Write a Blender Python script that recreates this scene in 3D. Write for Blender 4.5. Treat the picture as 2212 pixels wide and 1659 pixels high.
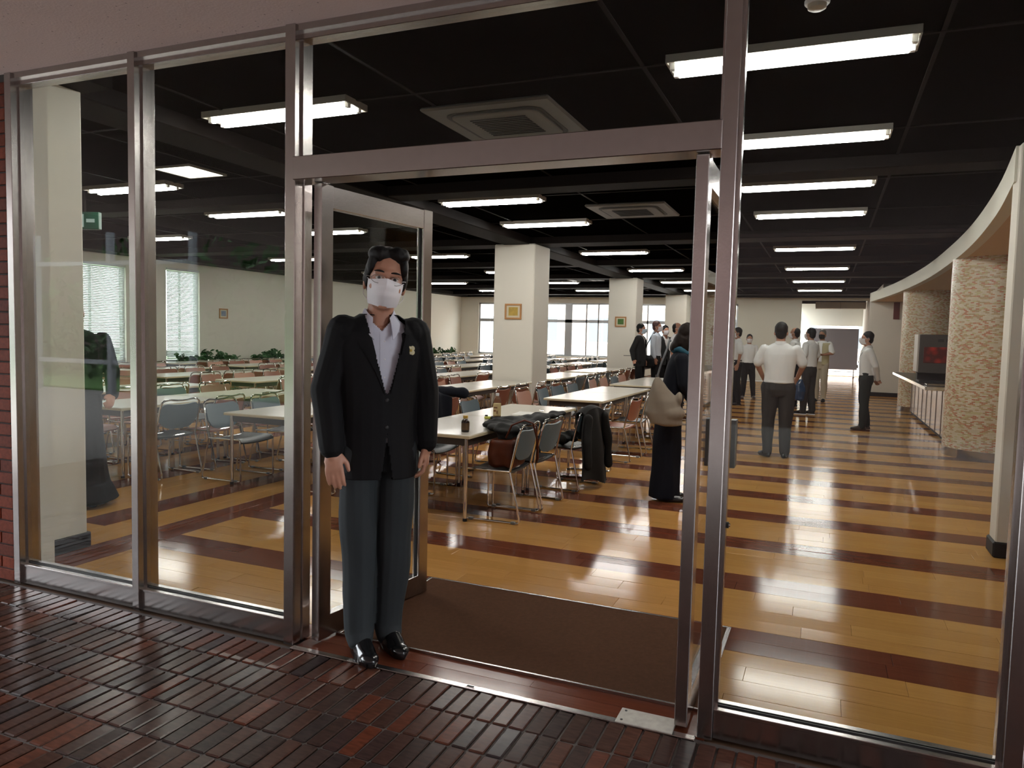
import bpy, bmesh, math, random
from mathutils import Vector, Matrix, Euler, noise
from mathutils.bvhtree import BVHTree
PI = math.pi
random.seed(7)
for o in list(bpy.data.objects): bpy.data.objects.remove(o)
S = bpy.context.scene
COL = S.collection

# ------------------------------------------------------------------ camera
cd = bpy.data.cameras.new('camera'); cam = bpy.data.objects.new('camera', cd); COL.objects.link(cam)
cd.sensor_fit = 'HORIZONTAL'; cd.sensor_width = 36.0; cd.lens = 36.0*1610.9/2212.0
cd.clip_start = .05; cd.clip_end = 300
yaw, pit, rol = math.radians(22.7728), math.radians(3.822), math.radians(-1.3567)
fw = Vector((-math.sin(yaw)*math.cos(pit), math.cos(yaw)*math.cos(pit), -math.sin(pit)))
rt = Vector((math.cos(yaw), math.sin(yaw), 0)); dn = fw.cross(rt)
RT = rt*math.cos(rol)+dn*math.sin(rol); DN = dn*math.cos(rol)-rt*math.sin(rol)
M = Matrix((RT, -DN, -fw)).transposed().to_4x4(); M.translation = Vector((0, 0, 1.4))
cam.matrix_world = M
S.camera = cam
# ------------------------------------------------------------------ world, exposure
W = bpy.data.worlds.new('overcast_sky'); S.world = W; W.use_nodes = True
bgn = W.node_tree.nodes['Background']; bgn.inputs[0].default_value = (.90, .95, 1.0, 1); bgn.inputs[1].default_value = 14.0
S.view_settings.view_transform = 'Standard'; S.view_settings.look = 'None'
S.view_settings.gamma = 1; S.view_settings.use_curve_mapping = False
S.view_settings.exposure = 0.0
TUBE = 60.0          # radiance of the fluorescent tubes

# ------------------------------------------------------------------ materials
def mk(name):
    m = bpy.data.materials.new(name); m.use_nodes = True
    return m, m.node_tree.nodes, m.node_tree.links, m.node_tree.nodes['Principled BSDF']
def mat(name, col, rough=.5, metal=0, spec=.5, bump=0, bscale=200, var=0, vscale=8, coat=0, sheen=0):
    m, n, l, p = mk(name)
    p.inputs['Base Color'].default_value = (*col, 1); p.inputs['Roughness'].default_value = rough
    p.inputs['Metallic'].default_value = metal; p.inputs['Specular IOR Level'].default_value = spec
    p.inputs['Coat Weight'].default_value = coat; p.inputs['Sheen Weight'].default_value = sheen
    if bump or var:
        tc = n.new('ShaderNodeTexCoord')
    if bump:
        t = n.new('ShaderNodeTexNoise'); t.inputs['Scale'].default_value = bscale; t.inputs['Detail'].default_value = 3
        l.new(tc.outputs['Object'], t.inputs['Vector'])
        b = n.new('ShaderNodeBump'); b.inputs['Strength'].default_value = bump; b.inputs['Distance'].default_value = .002
        l.new(t.outputs['Fac'], b.inputs['Height']); l.new(b.outputs[0], p.inputs['Normal'])
    if var:
        t2 = n.new('ShaderNodeTexNoise'); t2.inputs['Scale'].default_value = vscale; t2.inputs['Detail'].default_value = 4
        l.new(tc.outputs['Object'], t2.inputs['Vector'])
        mx = n.new('ShaderNodeMixRGB')
        mx.inputs[1].default_value = (*[c*(1-var) for c in col], 1); mx.inputs[2].default_value = (*[min(1, c*(1+var)) for c in col], 1)
        l.new(t2.outputs['Fac'], mx.inputs[0]); l.new(mx.outputs[0], p.inputs['Base Color'])
    return m
def pieces(name, cols, rough=.2, grain=None, bump=.1, bscale=60, spec=.5, grainamt=.25, coat=0):
    """colour picked per piece from a ramp (object random + island random), with fine grain"""
    m, n, l, p = mk(name)
    oi = n.new('ShaderNodeObjectInfo'); g = n.new('ShaderNodeNewGeometry'); ad = n.new('ShaderNodeMath'); ad.operation = 'ADD'
    l.new(oi.outputs['Random'], ad.inputs[0]); l.new(g.outputs['Random Per Island'], ad.inputs[1])
    fr = n.new('ShaderNodeMath'); fr.operation = 'FRACT'; l.new(ad.outputs[0], fr.inputs[0])
    rp = n.new('ShaderNodeValToRGB'); e = rp.color_ramp.elements
    for i, c in enumerate(cols):
        q = i/(len(cols)-1)
        el = e[i] if i < 2 else e.new(q)
        el.position = q; el.color = (*c, 1)
    for i, c in enumerate(cols):
        e[i].position = i/(len(cols)-1); e[i].color = (*c, 1)
    l.new(fr.outputs[0], rp.inputs[0])
    tc = n.new('ShaderNodeTexCoord'); mp = n.new('ShaderNodeMapping'); l.new(g.outputs['Position'], mp.inputs[0])
    mp.inputs['Scale'].default_value = grain or (1, 1, 1)
    t = n.new('ShaderNodeTexNoise'); t.inputs['Scale'].default_value = 6; t.inputs['Detail'].default_value = 5
    l.new(mp.outputs[0], t.inputs['Vector'])
    mr = n.new('ShaderNodeMapRange'); mr.inputs['From Min'].default_value = .25; mr.inputs['From Max'].default_value = .75
    mr.inputs['To Min'].default_value = 1-grainamt; mr.inputs['To Max'].default_value = 1+grainamt; l.new(t.outputs['Fac'], mr.inputs[0])
    vm = n.new('ShaderNodeVectorMath'); vm.operation = 'SCALE'; l.new(rp.outputs[0], vm.inputs[0]); l.new(mr.outputs[0], vm.inputs['Scale'])
    l.new(vm.outputs[0], p.inputs['Base Color'])
    t3 = n.new('ShaderNodeTexNoise'); t3.inputs['Scale'].default_value = bscale; t3.inputs['Detail'].default_value = 2; l.new(g.outputs['Position'], t3.inputs['Vector'])
    b = n.new('ShaderNodeBump'); b.inputs['Strength'].default_value = bump; b.inputs['Distance'].default_value = .004
    l.new(t3.outputs['Fac'], b.inputs['Height']); l.new(b.outputs[0], p.inputs['Normal'])
    p.inputs['Roughness'].default_value = .6 if coat else rough; p.inputs['Specular IOR Level'].default_value = 0 if coat else spec
    p.inputs['Coat Weight'].default_value = coat; p.inputs['Coat Roughness'].default_value = rough; p.inputs['Coat IOR'].default_value = 1.5
    if coat: l.new(b.outputs[0], p.inputs['Coat Normal'])
    return m
def emit(name, col, st):
    m = bpy.data.materials.new(name); m.use_nodes = True; n = m.node_tree.nodes; l = m.node_tree.links
    n.remove(n['Principled BSDF']); e = n.new('ShaderNodeEmission'); e.inputs[0].default_value = (*col, 1); e.inputs[1].default_value = st
    l.new(e.outputs[0], n['Material Output'].inputs[0]); return m
def glass(name, f0=.02, tint=(.93, .95, .94), dirt=0):
    m = bpy.data.materials.new(name); m.use_nodes = True; n = m.node_tree.nodes; l = m.node_tree.links
    n.remove(n['Principled BSDF'])
    g = n.new('ShaderNodeNewGeometry'); d = n.new('ShaderNodeVectorMath'); d.operation = 'DOT_PRODUCT'
    l.new(g.outputs['Normal'], d.inputs[0]); l.new(g.outputs['Incoming'], d.inputs[1])
    a = n.new('ShaderNodeMath'); a.operation = 'ABSOLUTE'; l.new(d.outputs['Value'], a.inputs[0])
    s = n.new('ShaderNodeMath'); s.operation = 'SUBTRACT'; s.inputs[0].default_value = 1; l.new(a.outputs[0], s.inputs[1])
    q = n.new('ShaderNodeMath'); q.operation = 'POWER'; q.inputs[1].default_value = 5; l.new(s.outputs[0], q.inputs[0])
    k = n.new('ShaderNodeMath'); k.operation = 'MULTIPLY_ADD'; k.inputs[1].default_value = 1-f0; k.inputs[2].default_value = f0; l.new(q.outputs[0], k.inputs[0])
    tr = n.new('ShaderNodeBsdfTransparent'); tr.inputs[0].default_value = (*tint, 1)
    gl = n.new('ShaderNodeBsdfGlossy'); gl.inputs['Roughness'].default_value = 0.0
    mx = n.new('ShaderNodeMixShader'); l.new(k.outputs[0], mx.inputs[0]); l.new(tr.outputs[0], mx.inputs[1]); l.new(gl.outputs[0], mx.inputs[2])
    l.new(mx.outputs[0], n['Material Output'].inputs[0]); return m

STEEL = mat('brushed_steel', (.44, .405, .39), .22, 1, var=.08, vscale=30, bump=.04, bscale=120)
STEELD = mat('dull_steel', (.13, .125, .12), .38, 1)
CHROME = mat('chrome', (.72, .70, .67), .12, 1)
GLASS = glass('window_glass')
RUBBER = mat('black_rubber', (.012, .012, .013), .6)
WALLW = mat('cream_paint', (.72, .69, .60), .75, bump=.05, bscale=90)
WALLG = mat('grey_cream_paint', (.68, .63, .56), .8, bump=.05, bscale=90)
BASEB = mat('dark_baseboard', (.016, .011, .010), .5, spec=.2)
CEIL = mat('black_ceiling_paint', (.0022, .0019, .0017), .7, spec=0)
CEILRAIL = mat('dark_brown_ceiling_trim', (.010, .0078, .007), .6, spec=.03)
SOFFIT = None
def soffit_mat():
    m, n, l, p = mk('speckled_soffit_plaster')
    tc = n.new('ShaderNodeTexCoord'); v = n.new('ShaderNodeTexVoronoi'); v.inputs['Scale'].default_value = 24
    l.new(tc.outputs['Object'], v.inputs['Vector'])
    v.inputs['Randomness'].default_value = 1
    rp = n.new('ShaderNodeValToRGB'); e = rp.color_ramp.elements
    e[0].position = .05; e[0].color = (.22, .16, .15, 1); e[1].position = .11; e[1].color = (.66, .52, .49, 1)
    l.new(v.outputs['Distance'], rp.inputs[0]); l.new(rp.outputs[0], p.inputs['Base Color'])
    t = n.new('ShaderNodeTexNoise'); t.inputs['Scale'].default_value = 90; l.new(tc.outputs['Object'], t.inputs['Vector'])
    b = n.new('ShaderNodeBump'); b.inputs['Strength'].default_value = .35; b.inputs['Distance'].default_value = .004
    l.new(t.outputs['Fac'], b.inputs['Height']); l.new(b.outputs[0], p.inputs['Normal']); p.inputs['Roughness'].default_value = .85
    return m
SOFFIT = soffit_mat()
PAVER = pieces('glazed_brick_paver', [(.040, .022, .018), (.070, .028, .018), (.030, .022, .022), (.105, .030, .016), (.048, .026, .020), (.034, .024, .022), (.082, .030, .018)], .22, (3, 12, 1), .09, 40, .32, .35, .38)
GROUT = mat('grey_grout', (.075, .062, .055), .8, bump=.3, bscale=200)
WBRICK = pieces('red_wall_brick', [(.13, .026, .012), (.17, .034, .015), (.10, .022, .012), (.15, .030, .014)], .75, (8, 8, 8), .25, 90, .12, .3)
MORTAR = mat('dark_mortar', (.045, .035, .032), .9)
PLANKL = pieces('honey_floor_plank', [(.43, .215, .062), (.47, .245, .075), (.40, .20, .055), (.45, .23, .070), (.42, .21, .060)], .13, (.6, 14, 1), .08, 9, .5, .10, .62)
PLANKD = pieces('red_brown_floor_plank', [(.125, .036, .018), (.14, .042, .022), (.115, .032, .017), (.13, .038, .02)], .13, (.6, 14, 1), .08, 9, .5, .14, .62)
PLANKLY = pieces('honey_floor_plank_lengthways', [(.43, .215, .062), (.47, .245, .075), (.40, .20, .055), (.45, .23, .070), (.42, .21, .060)], .13, (14, .6, 1), .08, 9, .5, .10, .62)
PLANKDY = pieces('red_brown_floor_plank_lengthways', [(.125, .036, .018), (.14, .042, .022), (.115, .032, .017), (.13, .038, .02)], .13, (14, .6, 1), .08, 9, .5, .14, .62)
SUBFL = mat('dark_floor_joint', (.08, .04, .02), .6)
MATB = mat('brown_entrance_mat', (.075, .034, .018), .95, bump=1, bscale=300, var=.25, vscale=60, spec=.1)
TABLET = mat('off_white_laminate', (.66, .62, .53), .22, var=.03)
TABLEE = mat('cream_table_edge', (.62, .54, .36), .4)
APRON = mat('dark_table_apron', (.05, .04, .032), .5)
BLUE = mat('blue_grey_vinyl', (.085, .125, .150), .42, bump=.08, bscale=300)
SALMON = mat('salmon_brown_vinyl', (.27, .095, .058), .42, bump=.08, bscale=300)
PINK = mat('dusty_pink_vinyl', (.43, .22, .155), .45, bump=.08, bscale=300)
DARKSEAT = mat('charcoal_vinyl', (.030, .036, .040), .4)
TUBEW = emit('fluorescent_tube', (1, .975, .93), TUBE)
PANELW = emit('square_light_panel', (1, .95, .82), 5.0)
TRAY = mat('white_light_tray', (.70, .66, .56), .5)
TRAYD = mat('grey_light_casing', (.30, .275, .24), .5)
WHITEM = mat('white_metal', (.70, .70, .70), .35)
GREYM = mat('grey_metal', (.28, .27, .26), .4, .4)

# ------------------------------------------------------------------ mesh helpers
def thicken(bm, t):
    """give an open sheet a real thickness t, inward along its normals"""
    bm.normal_update(); bm.verts.index_update()
    vs = list(bm.verts); fs = list(bm.faces); bd = [e for e in bm.edges if e.is_boundary]
    nv = {v: bm.verts.new(v.co-v.normal*t) for v in vs}
    for f in fs:
        try: bm.faces.new([nv[v] for v in reversed(f.verts)])
        except ValueError: pass
    for e in bd:
        a, b = e.verts; f = e.link_faces[0]
        lv = list(f.verts); i = lv.index(a)
        if lv[(i+1) % len(lv)] is not b: a, b = b, a
        try: bm.faces.new((b, a, nv[a], nv[b]))
        except ValueError: pass
class MB:
    def __init__(s): s.v = []; s.f = []
    def add(s, vs, fs):
        k = len(s.v); s.v += [tuple(p) for p in vs]; s.f += [tuple(i+k for i in f) for f in fs]; return s
    def box(s, a, b, c=0):
        x0, y0, z0 = a; x1, y1, z1 = b
        if c <= 0:
            return s.add([(x0,y0,z0),(x1,y0,z0),(x1,y1,z0),(x0,y1,z0),(x0,y0,z1),(x1,y0,z1),(x1,y1,z1),(x0,y1,z1)],
                         [(3,2,1,0),(4,5,6,7),(0,1,5,4),(1,2,6,5),(2,3,7,6),(3,0,4,7)])
        bm = bmesh.new(); bmesh.ops.create_cube(bm, size=1)
        for v in bm.verts: v.co = Vector(((x0+x1)/2+v.co.x*(x1-x0), (y0+y1)/2+v.co.y*(y1-y0), (z0+z1)/2+v.co.z*(z1-z0)))
        bmesh.ops.bevel(bm, geom=bm.edges[:], offset=c, segments=1, affect='EDGES', profile=.5)
        bm.verts.index_update(); s.add([v.co[:] for v in bm.verts], [[v.index for v in f.verts] for f in bm.faces]); bm.free(); return s
    def loft(s, rings, cap=True, closed=True):
        n = len(rings[0]); vs = [p for r in rings for p in r]; fs = []
        for i in range(len(rings)-1):
            for j in range(n if closed else n-1):
                a, b = i*n+j, i*n+(j+1) % n
                fs.append((a, b, b+n, a+n))
        if cap:
            fs.append(tuple(range(n))[::-1]); fs.append(tuple(range((len(rings)-1)*n, len(rings)*n)))
        return s.add(vs, fs)
    def tube(s, pts, r, n=8, closed=False):
        pts = [Vector(p) for p in pts]; rings = []; N = len(pts); up = None
        rr = r if isinstance(r, (list, tuple)) else [r]*N
        for i, p in enumerate(pts):
            if closed: d = (pts[(i+1) % N]-pts[i-1]).normalized()
            else: d = (pts[min(i+1, N-1)]-pts[max(i-1, 0)]).normalized()
            if up is None: up = Vector((0,0,1)) if abs(d.z) < .9 else Vector((1,0,0))
            a = d.cross(up)
            if a.length < 1e-4: a = d.orthogonal()
            a.normalize(); b = a.cross(d).normalized(); up = b
            rings.append([p+(a*math.cos(2*PI*k/n)+b*math.sin(2*PI*k/n))*rr[i] for k in range(n)])
        if closed: rings.append(rings[0]); return s.loft(rings, cap=False)
        return s.loft(rings)
    def lathe(s, prof, n=24, c=(0,0,0)):
        return s.loft([[(c[0]+r*math.cos(2*PI*k/n), c[1]+r*math.sin(2*PI*k/n), c[2]+z) for k in range(n)] for r, z in prof])
    def ell(s, c, r, n=16, m=10, mtx=None):
        c = Vector(c); rings = []
        for i in range(m+1):
            t = -PI/2+PI*(i+.0)/m; t = max(-PI/2+.08, min(PI/2-.08, t))
            rings.append([Vector((r[0]*math.cos(t)*math.cos(2*PI*k/n), r[1]*math.cos(t)*math.sin(2*PI*k/n), r[2]*math.sin(t))) for k in range(n)])
        rings = [[(mtx @ p if mtx else p)+c for p in q] for q in rings]
        return s.loft(rings)
    def cap(s, p0, p1, r0, r1=None, n=14):
        p0, p1 = Vector(p0), Vector(p1); r1 = r0 if r1 is None else r1
        d = (p1-p0).normalized(); a = d.orthogonal().normalized(); b = d.cross(a)
        rings = []
        for t in (-85, -60, -30, 0): rings.append((p0+d*r0*math.sin(math.radians(t)), r0*math.cos(math.radians(t))))
        for t in (0, 30, 60, 85): rings.append((p1+d*r1*math.sin(math.radians(t)), r1*math.cos(math.radians(t))))
        return s.loft([[c+(a*math.cos(2*PI*k/n)+b*math.sin(2*PI*k/n))*q for k in range(n)] for c, q in rings])
    def chain(s, pts, rs, n=14):
        for i in range(len(pts)-1): s.cap(pts[i], pts[i+1], rs[i], rs[i+1], n)
        return s
    def grid(s, fn, nu, nv):
        vs = [fn(i/nu, j/nv) for i in range(nu+1) for j in range(nv+1)]
        return s.add(vs, [(i*(nv+1)+j, i*(nv+1)+j+1, (i+1)*(nv+1)+j+1, (i+1)*(nv+1)+j) for i in range(nu) for j in range(nv)])
    def xf(s, m, k=0):
        s.v[k:] = [tuple(m @ Vector(p)) for p in s.v[k:]]; return s
    def mesh(s, name, m, smooth=False, solid=0):
        me = bpy.data.meshes.new(name); me.from_pydata(s.v, [], s.f); me.update()
        bm = bmesh.new(); bm.from_mesh(me)
        if solid: bmesh.ops.recalc_face_normals(bm, faces=bm.faces[:]); thicken(bm, solid)
        bmesh.ops.recalc_face_normals(bm, faces=bm.faces[:])
        if smooth:
            for f in bm.faces: f.smooth = True
            for e in bm.edges:
                if len(e.link_faces) == 2 and e.calc_face_angle(0) > .75: e.smooth = False
        bm.to_mesh(me); bm.free(); me.materials.append(m); return me
def link(name, data, parent=None, loc=None, rot=None, scale=None):
    o = bpy.data.objects.new(name, data); COL.objects.link(o); o.parent = parent
    if loc: o.location = loc
    if rot: o.rotation_euler = rot
    if scale: o.scale = scale
    return o
def obj(name, mb, m, parent=None, smooth=False, solid=0, loc=None, rot=None):
    return link(name, mb.mesh(name, m, smooth, solid), parent, loc, rot)
def tag(o, label, cat, group=None, kind=None):
    o['label'] = label; o['category'] = cat
    if group: o['group'] = group
    if kind: o['kind'] = kind
    return o
def thing(name, label, cat, loc=(0,0,0), rz=0, group=None, kind=None):
    o = link(name, None, None, loc, (0,0,rz)); o.empty_display_size = .1
    return tag(o, label, cat, group, kind)
def B(a, b, c=0): return MB().box(a, b, c)
def dup(root, loc, rz, label=None, group=None):
    r = root.copy(); COL.objects.link(r); r.location = loc; r.rotation_euler = (0,0,rz)
    if label: r['label'] = label
    if group: r['group'] = group
    for ch in list(root.children):
        c = ch.copy(); COL.objects.link(c); c.parent = r
        for g in ch.children:
            d = g.copy(); COL.objects.link(d); d.parent = c
    return r
def organic(name, mb, voxel, m, parent=None, sm=4, fac=.5, post=None, disp=0, dscale=8, solid=0):
    """closed overlapping volumes -> one continuous smooth surface"""
    me = mb.mesh(name+'_src', m); o = link(name+'_src', me)
    r = o.modifiers.new('r', 'REMESH'); r.mode = 'VOXEL'; r.voxel_size = voxel
    if sm:
        q = o.modifiers.new('s', 'SMOOTH'); q.factor = fac; q.iterations = sm
    dg = bpy.context.evaluated_depsgraph_get(); ev = o.evaluated_get(dg)
    nm = bpy.data.meshes.new_from_object(ev); nm.name = name
    bpy.data.objects.remove(o); bpy.data.meshes.remove(me)
    bm = bmesh.new(); bm.from_mesh(nm)
    if disp:
        bm.normal_update()
        for v in bm.verts:
            v.co += v.normal*disp*noise.noise(Vector((v.co.x*dscale, v.co.y*dscale, v.co.z*dscale*.6)))
    if post:
        kill = [f for f in bm.faces if post(f.calc_center_median())]
        bmesh.ops.delete(bm, geom=kill, context='FACES')
        if solid: thicken(bm, solid)
    for f in bm.faces: f.smooth = True
    bm.to_mesh(nm); bm.free()
    nm.materials.clear(); nm.materials.append(m)
    return link(name, nm, parent)
def bvh_of(o):
    me = o.data; return BVHTree.FromPolygons([v.co[:] for v in me.vertices], [p.vertices[:] for p in me.polygons])
def drape(bvh, pts2, nu, nv, off, y0=-1.0, d=(0,1,0), bulge=None):
    """grid over a quad given as 4 (x,z) corners, thrown along d onto a surface"""
    D = Vector(d); last = None; out = MB(); P = []
    (a, b, c, e) = [Vector(q) for q in pts2]
    for i in range(nu+1):
        for j in range(nv+1):
            u, v = i/nu, j/nv
            q = (a*(1-u)+b*u)*(1-v)+(e*(1-u)+c*u)*v
            o = Vector((q.x, y0, q.y)); h = bvh.ray_cast(o, D)
            p = h[0] if h[0] else (Vector((q.x, last, q.y)) if last is not None else Vector((q.x, 0, q.y)))
            last = p.y
            p = p-D*(off+(bulge(u, v) if bulge else 0)); P.append(p)
    out.add(P, [(i*(nv+1)+j, i*(nv+1)+j+1, (i+1)*(nv+1)+j+1, (i+1)*(nv+1)+j) for i in range(nu) for j in range(nv)])
    return out
# ================================================================== STRUCTURE
def seen(p, marg=30):
    q = Vector(p)-Vector((0,0,1.4)); d = q.dot(fw)
    if d < .1: return False
    x, y = q.dot(RT)/d*1610.9+1106, q.dot(DN)/d*1610.9+829.5
    return -marg < x < 2212+marg and -marg < y < 1659+marg
def struct(name, mb, m, label, cat, **k):
    return tag(obj(name, mb, m, **k), label, cat, kind='structure')
F = 2.60
# ---- outside ground
struct('ground', B((-70,-45,-.30), (70,2.5,-.07)), mat('asphalt', (.16,.15,.14), .9), 'grey paved ground outside the building', 'ground')
struct('ground_behind', B((-70,26.95,-.30), (70,95,-.07)), mat('pale_concrete', (.55,.50,.46), .9), 'pale concrete ground outside the far windows', 'ground')
struct('ground_beside', B((-70,2.5,-.30), (-13.7,33.6,-.07)), mat('lawn_green', (.10,.16,.05), .95, var=.4, vscale=20), 'grassy ground outside the windows with blinds', 'ground')
# ---- what stands across the court, seen only as reflections in the glass
def court_brick():
    m, n, l, p = mk('court_brick')
    tc = n.new('ShaderNodeTexCoord'); mp = n.new('ShaderNodeMapping'); mp.inputs['Rotation'].default_value = (PI/2,0,0); l.new(tc.outputs['Object'], mp.inputs[0])
    b = n.new('ShaderNodeTexBrick'); b.inputs['Scale'].default_value = 4; b.inputs['Color1'].default_value = (.07,.035,.028,1); b.inputs['Color2'].default_value = (.05,.028,.025,1); b.inputs['Mortar'].default_value = (.03,.025,.024,1)
    l.new(mp.outputs[0], b.inputs['Vector']); l.new(b.outputs[0], p.inputs['Base Color']); p.inputs['Roughness'].default_value = .8
    return m
CB = court_brick()
struct('wall_court', MB().box((-9.5,-8.6,-.1), (30,-8.0,7.5)).box((-40,-16,-.1), (-9.5,-15.5,7.5)), CB, 'dark brick building across the court behind the porch', 'building')
struct('lawn', B((-30,-15,-.08), (-9.6,-6.4,-.03)), mat('short_grass', (.05,.13,.02), .95, var=.4, vscale=15), 'green lawn beside the brick building across the court', 'lawn')
wf = thing('walkway_frame', 'white metal walkway frame standing on the lawn across the court', 'frame', (-14, -6.0, -.07), kind='structure')
LGREY = mat('pale_grey_paint', (.24,.25,.27), .5)
for x in (-2.3,0,2.3): obj('post', B((x-.06,-.06,0), (x+.06,.06,3.4)), LGREY, wf)
for z in (.62, 2.72): obj('rail', B((-2.3,-.04,z), (2.3,.04,z+.09)), LGREY, wf)
hb = MB(); hr = random.Random(3)
for k in range(2600):
    c = Vector((hr.uniform(-26,-10.5), -9.6+hr.gauss(0,.8), 0)); c.z = hr.uniform(.1, 2.6+1.3*math.sin(c.x*1.3))
    e = Euler((hr.uniform(0,6),hr.uniform(0,6),hr.uniform(0,6))).to_matrix(); s = hr.uniform(.10,.24)
    hb.add([c+e @ Vector(q)*s for q in ((-1,0,0),(0,-.5,.1),(1,0,0),(0,.5,.1))], [(0,1,2,3)])
tag(obj('hedge', hb, mat('hedge_leaf', (.030,.075,.018), .7)), 'tall leafy green hedge behind the white walkway frame', 'hedge', kind='stuff')
# ---- brick pavement of the porch
pav = struct('pavement', B((-7,-2.2,-.069), (4,2.60,-.007)), GROUT, 'porch pavement of dark glossy red-brown bricks', 'pavement')
PW, PL = .0645, .1945
pb = B((-.0285,-.0925,-.032), (.0285,.0925,0), .004).mesh('brick', PAVER)
rest = MB(); cand = []
for r in range(14):
    yc = 2.577-PL*(r+.5)
    for c in range(-108, 62):
        xc = c*PW+.01
        cand.append((xc, yc, seen((xc, yc, 0), 60)))
ins = sorted([q for q in cand if q[2]], key=lambda q: q[0]**2+q[1]**2)
one = set((q[0], q[1]) for q in ins[:300])
for xc, yc, s_ in cand:
    rx, ry = random.gauss(0, .011), random.gauss(0, .016); dz = random.uniform(-.0015, .0012)
    if (xc, yc) in one: link('brick', pb, pav, (xc, yc, dz), (rx, ry, random.gauss(0,.006)))
    else:
        k = len(rest.v); rest.box((-.0285,-.0925,-.032), (.0285,.0925,0), 0)
        rest.xf(Matrix.Translation((xc,yc,dz)) @ Euler((rx,ry,0)).to_matrix().to_4x4(), k)
o = obj('brick_field', rest, PAVER, pav); o['kind'] = 'stuff'
# ---- soffit of the porch
struct('soffit', B((-8,-4.2,2.68), (6,2.75,2.98)), SOFFIT, 'speckled grey-pink plaster soffit over the porch', 'soffit')
# ---- exterior brick wall left of the glazing
wl = struct('wall_outer', B((-9,2.615,0), (-3.975,2.72,2.68)), MORTAR, 'red brick wall beside the steel glazing', 'wall')
wb = B((-.1,-.004,-.029), (.1,.012,.029), .002).mesh('brick', WBRICK); wh = B((-.047,-.004,-.029), (.047,.012,.029), .002).mesh('brick', WBRICK)
for i in range(40):
    z = .035+.066*i
    if i % 2: link('brick', wh, wl, (-4.027, 2.609, z)); x = -4.184
    else: x = -4.08
    for k in range(6): link('brick', wb, wl, (x-.21*k, 2.609, z))
# ---- steel glazing: posts, head, header, sills, panes
def post(n, x0, x1, label):
    m = MB().box((x0,F,0), (x1,F+.05,2.68), .002).box((x0+.006,F+.045,0), (x1-.006,F+.07,2.68)).box((x0,F+.065,0), (x1,F+.12,2.68), .002)
    return struct('trim_%d' % n, m, STEEL, label, 'window post')
post(1, -3.972, -3.925, 'brushed steel glazing post against the red brick wall')
post(2, -3.094, -3.050, 'brushed steel glazing post between the two fixed panes left of the door')
post(3, -2.167, -2.115, 'brushed steel post on the hinge side where the man stands')
post(4, -.356, -.305, 'brushed steel post beside the open right door leaf')
post(5, .553, .605, 'brushed steel glazing post at the far right pane')
struct('trim_6', MB().box((-3.93,F+.012,2.652), (.56,F+.11,2.68)).box((-3.93,F+.03,2.622), (.56,F+.10,2.655), .002), STEEL, 'brushed steel head rail under the soffit', 'window rail')
hd = MB().box((-2.117,F-.012,2.030), (-.352,F+.11,2.128), .003)
struct('trim_7', hd, STEEL, 'thick brushed steel header over the doorway', 'door header')
def win(n, x0, x1, z0, z1, label, sill=True):
    w = thing('window_%d' % n, label, 'window', ((x0+x1)/2, F+.06, 0), kind='structure')
    cx = (x0+x1)/2; h = (x1-x0)/2
    obj('pane', B((-h+.004,-.006,z0), (h-.004,.002,z1)), GLASS, w)
    if sill:
        obj('sill', MB().box((-h,-.042,0), (h,.045,.098), .002).box((-h,-.046,.094), (h,-.012,.107), .002).box((-h,.004,.094), (h,.045,.106), .002), STEEL, w)
        obj('gasket', MB().box((-h,-.012,.100), (h,-.006,.112)).box((-h,.002,.100), (h,.007,.112)), RUBBER, w)
    obj('bead', MB().box((-h,-.02,z0), (-h+.012,.02,z1)).box((h-.012,-.02,z0), (h,.02,z1)), STEEL, w)
    return w
win(1, -3.925, -3.094, .10, 2.64, 'fixed full-height glass pane next to the brick wall')
win(2, -3.050, -2.167, .10, 2.64, 'fixed full-height glass pane between two steel posts left of the man')
win(3, -2.115, -.356, 2.12, 2.64, 'wide transom glass above the doorway', False)
win(4, -.305, .553, .10, 2.64, 'fixed full-height glass pane right of the doorway')
win(5, .605, 2.6, .10, 2.64, 'fixed glass pane past the rightmost steel post')
struct('wall_outer_right', B((2.6,2.6,0), (9,2.75,2.68)), WALLG, 'plain wall at the end of the glazing', 'wall')
# ---- door leaves
def leaf(n, x, y, ang, label, L=.80):
    d = thing('door_%d' % n, label, 'door', (x, y, 0), ang, kind='structure'); T = .0225; H0, H1 = .012, 2.028
    for a, b in ((0,.075), (L-.075,L)): obj('stile', B((a,-T,H0), (b,T,H1), .003), STEEL, d)
    obj('top_rail', B((.073,-T*.9,H1-.10), (L-.073,T*.9,H1-.004), .002), STEEL, d)
    obj('bottom_rail', B((.073,-T*.9,H0+.004), (L-.073,T*.9,H0+.105), .002), STEEL, d)
    obj('pane', B((.07,-.004,H0+.10), (L-.07,.004,H1-.095)), GLASS, d)
    for s in (-1, 1):
        hnd = obj('pull_handle', B((L-.085,s*.055-.014,.84), (L-.02,s*.055+.014,1.05), .003), STEELD, d)
        obj('standoff', MB().tube([(L-.05,s*.02,.88),(L-.05,s*.045,.88)], .008).tube([(L-.05,s*.02,1.01),(L-.05,s*.045,1.01)], .008), STEELD, hnd)
    obj('gasket', MB().box((.073,-.008,H0+.1), (.079,.008,H1-.1)).box((L-.079,-.008,H0+.1), (L-.073,.008,H1-.1)), RUBBER, d)
    return d
leaf(1, -2.045, 2.665, math.radians(82.5), 'glass door leaf with steel frame, opened inward beside the man')
leaf(2, -.418, 2.625, math.radians(89.6), 'glass door leaf with steel frame, opened inward beside the right post')
ds = thing('door_stop', 'small black rubber door stop on the right steel post', 'door stop', (-.296, 2.655, .755))
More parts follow.
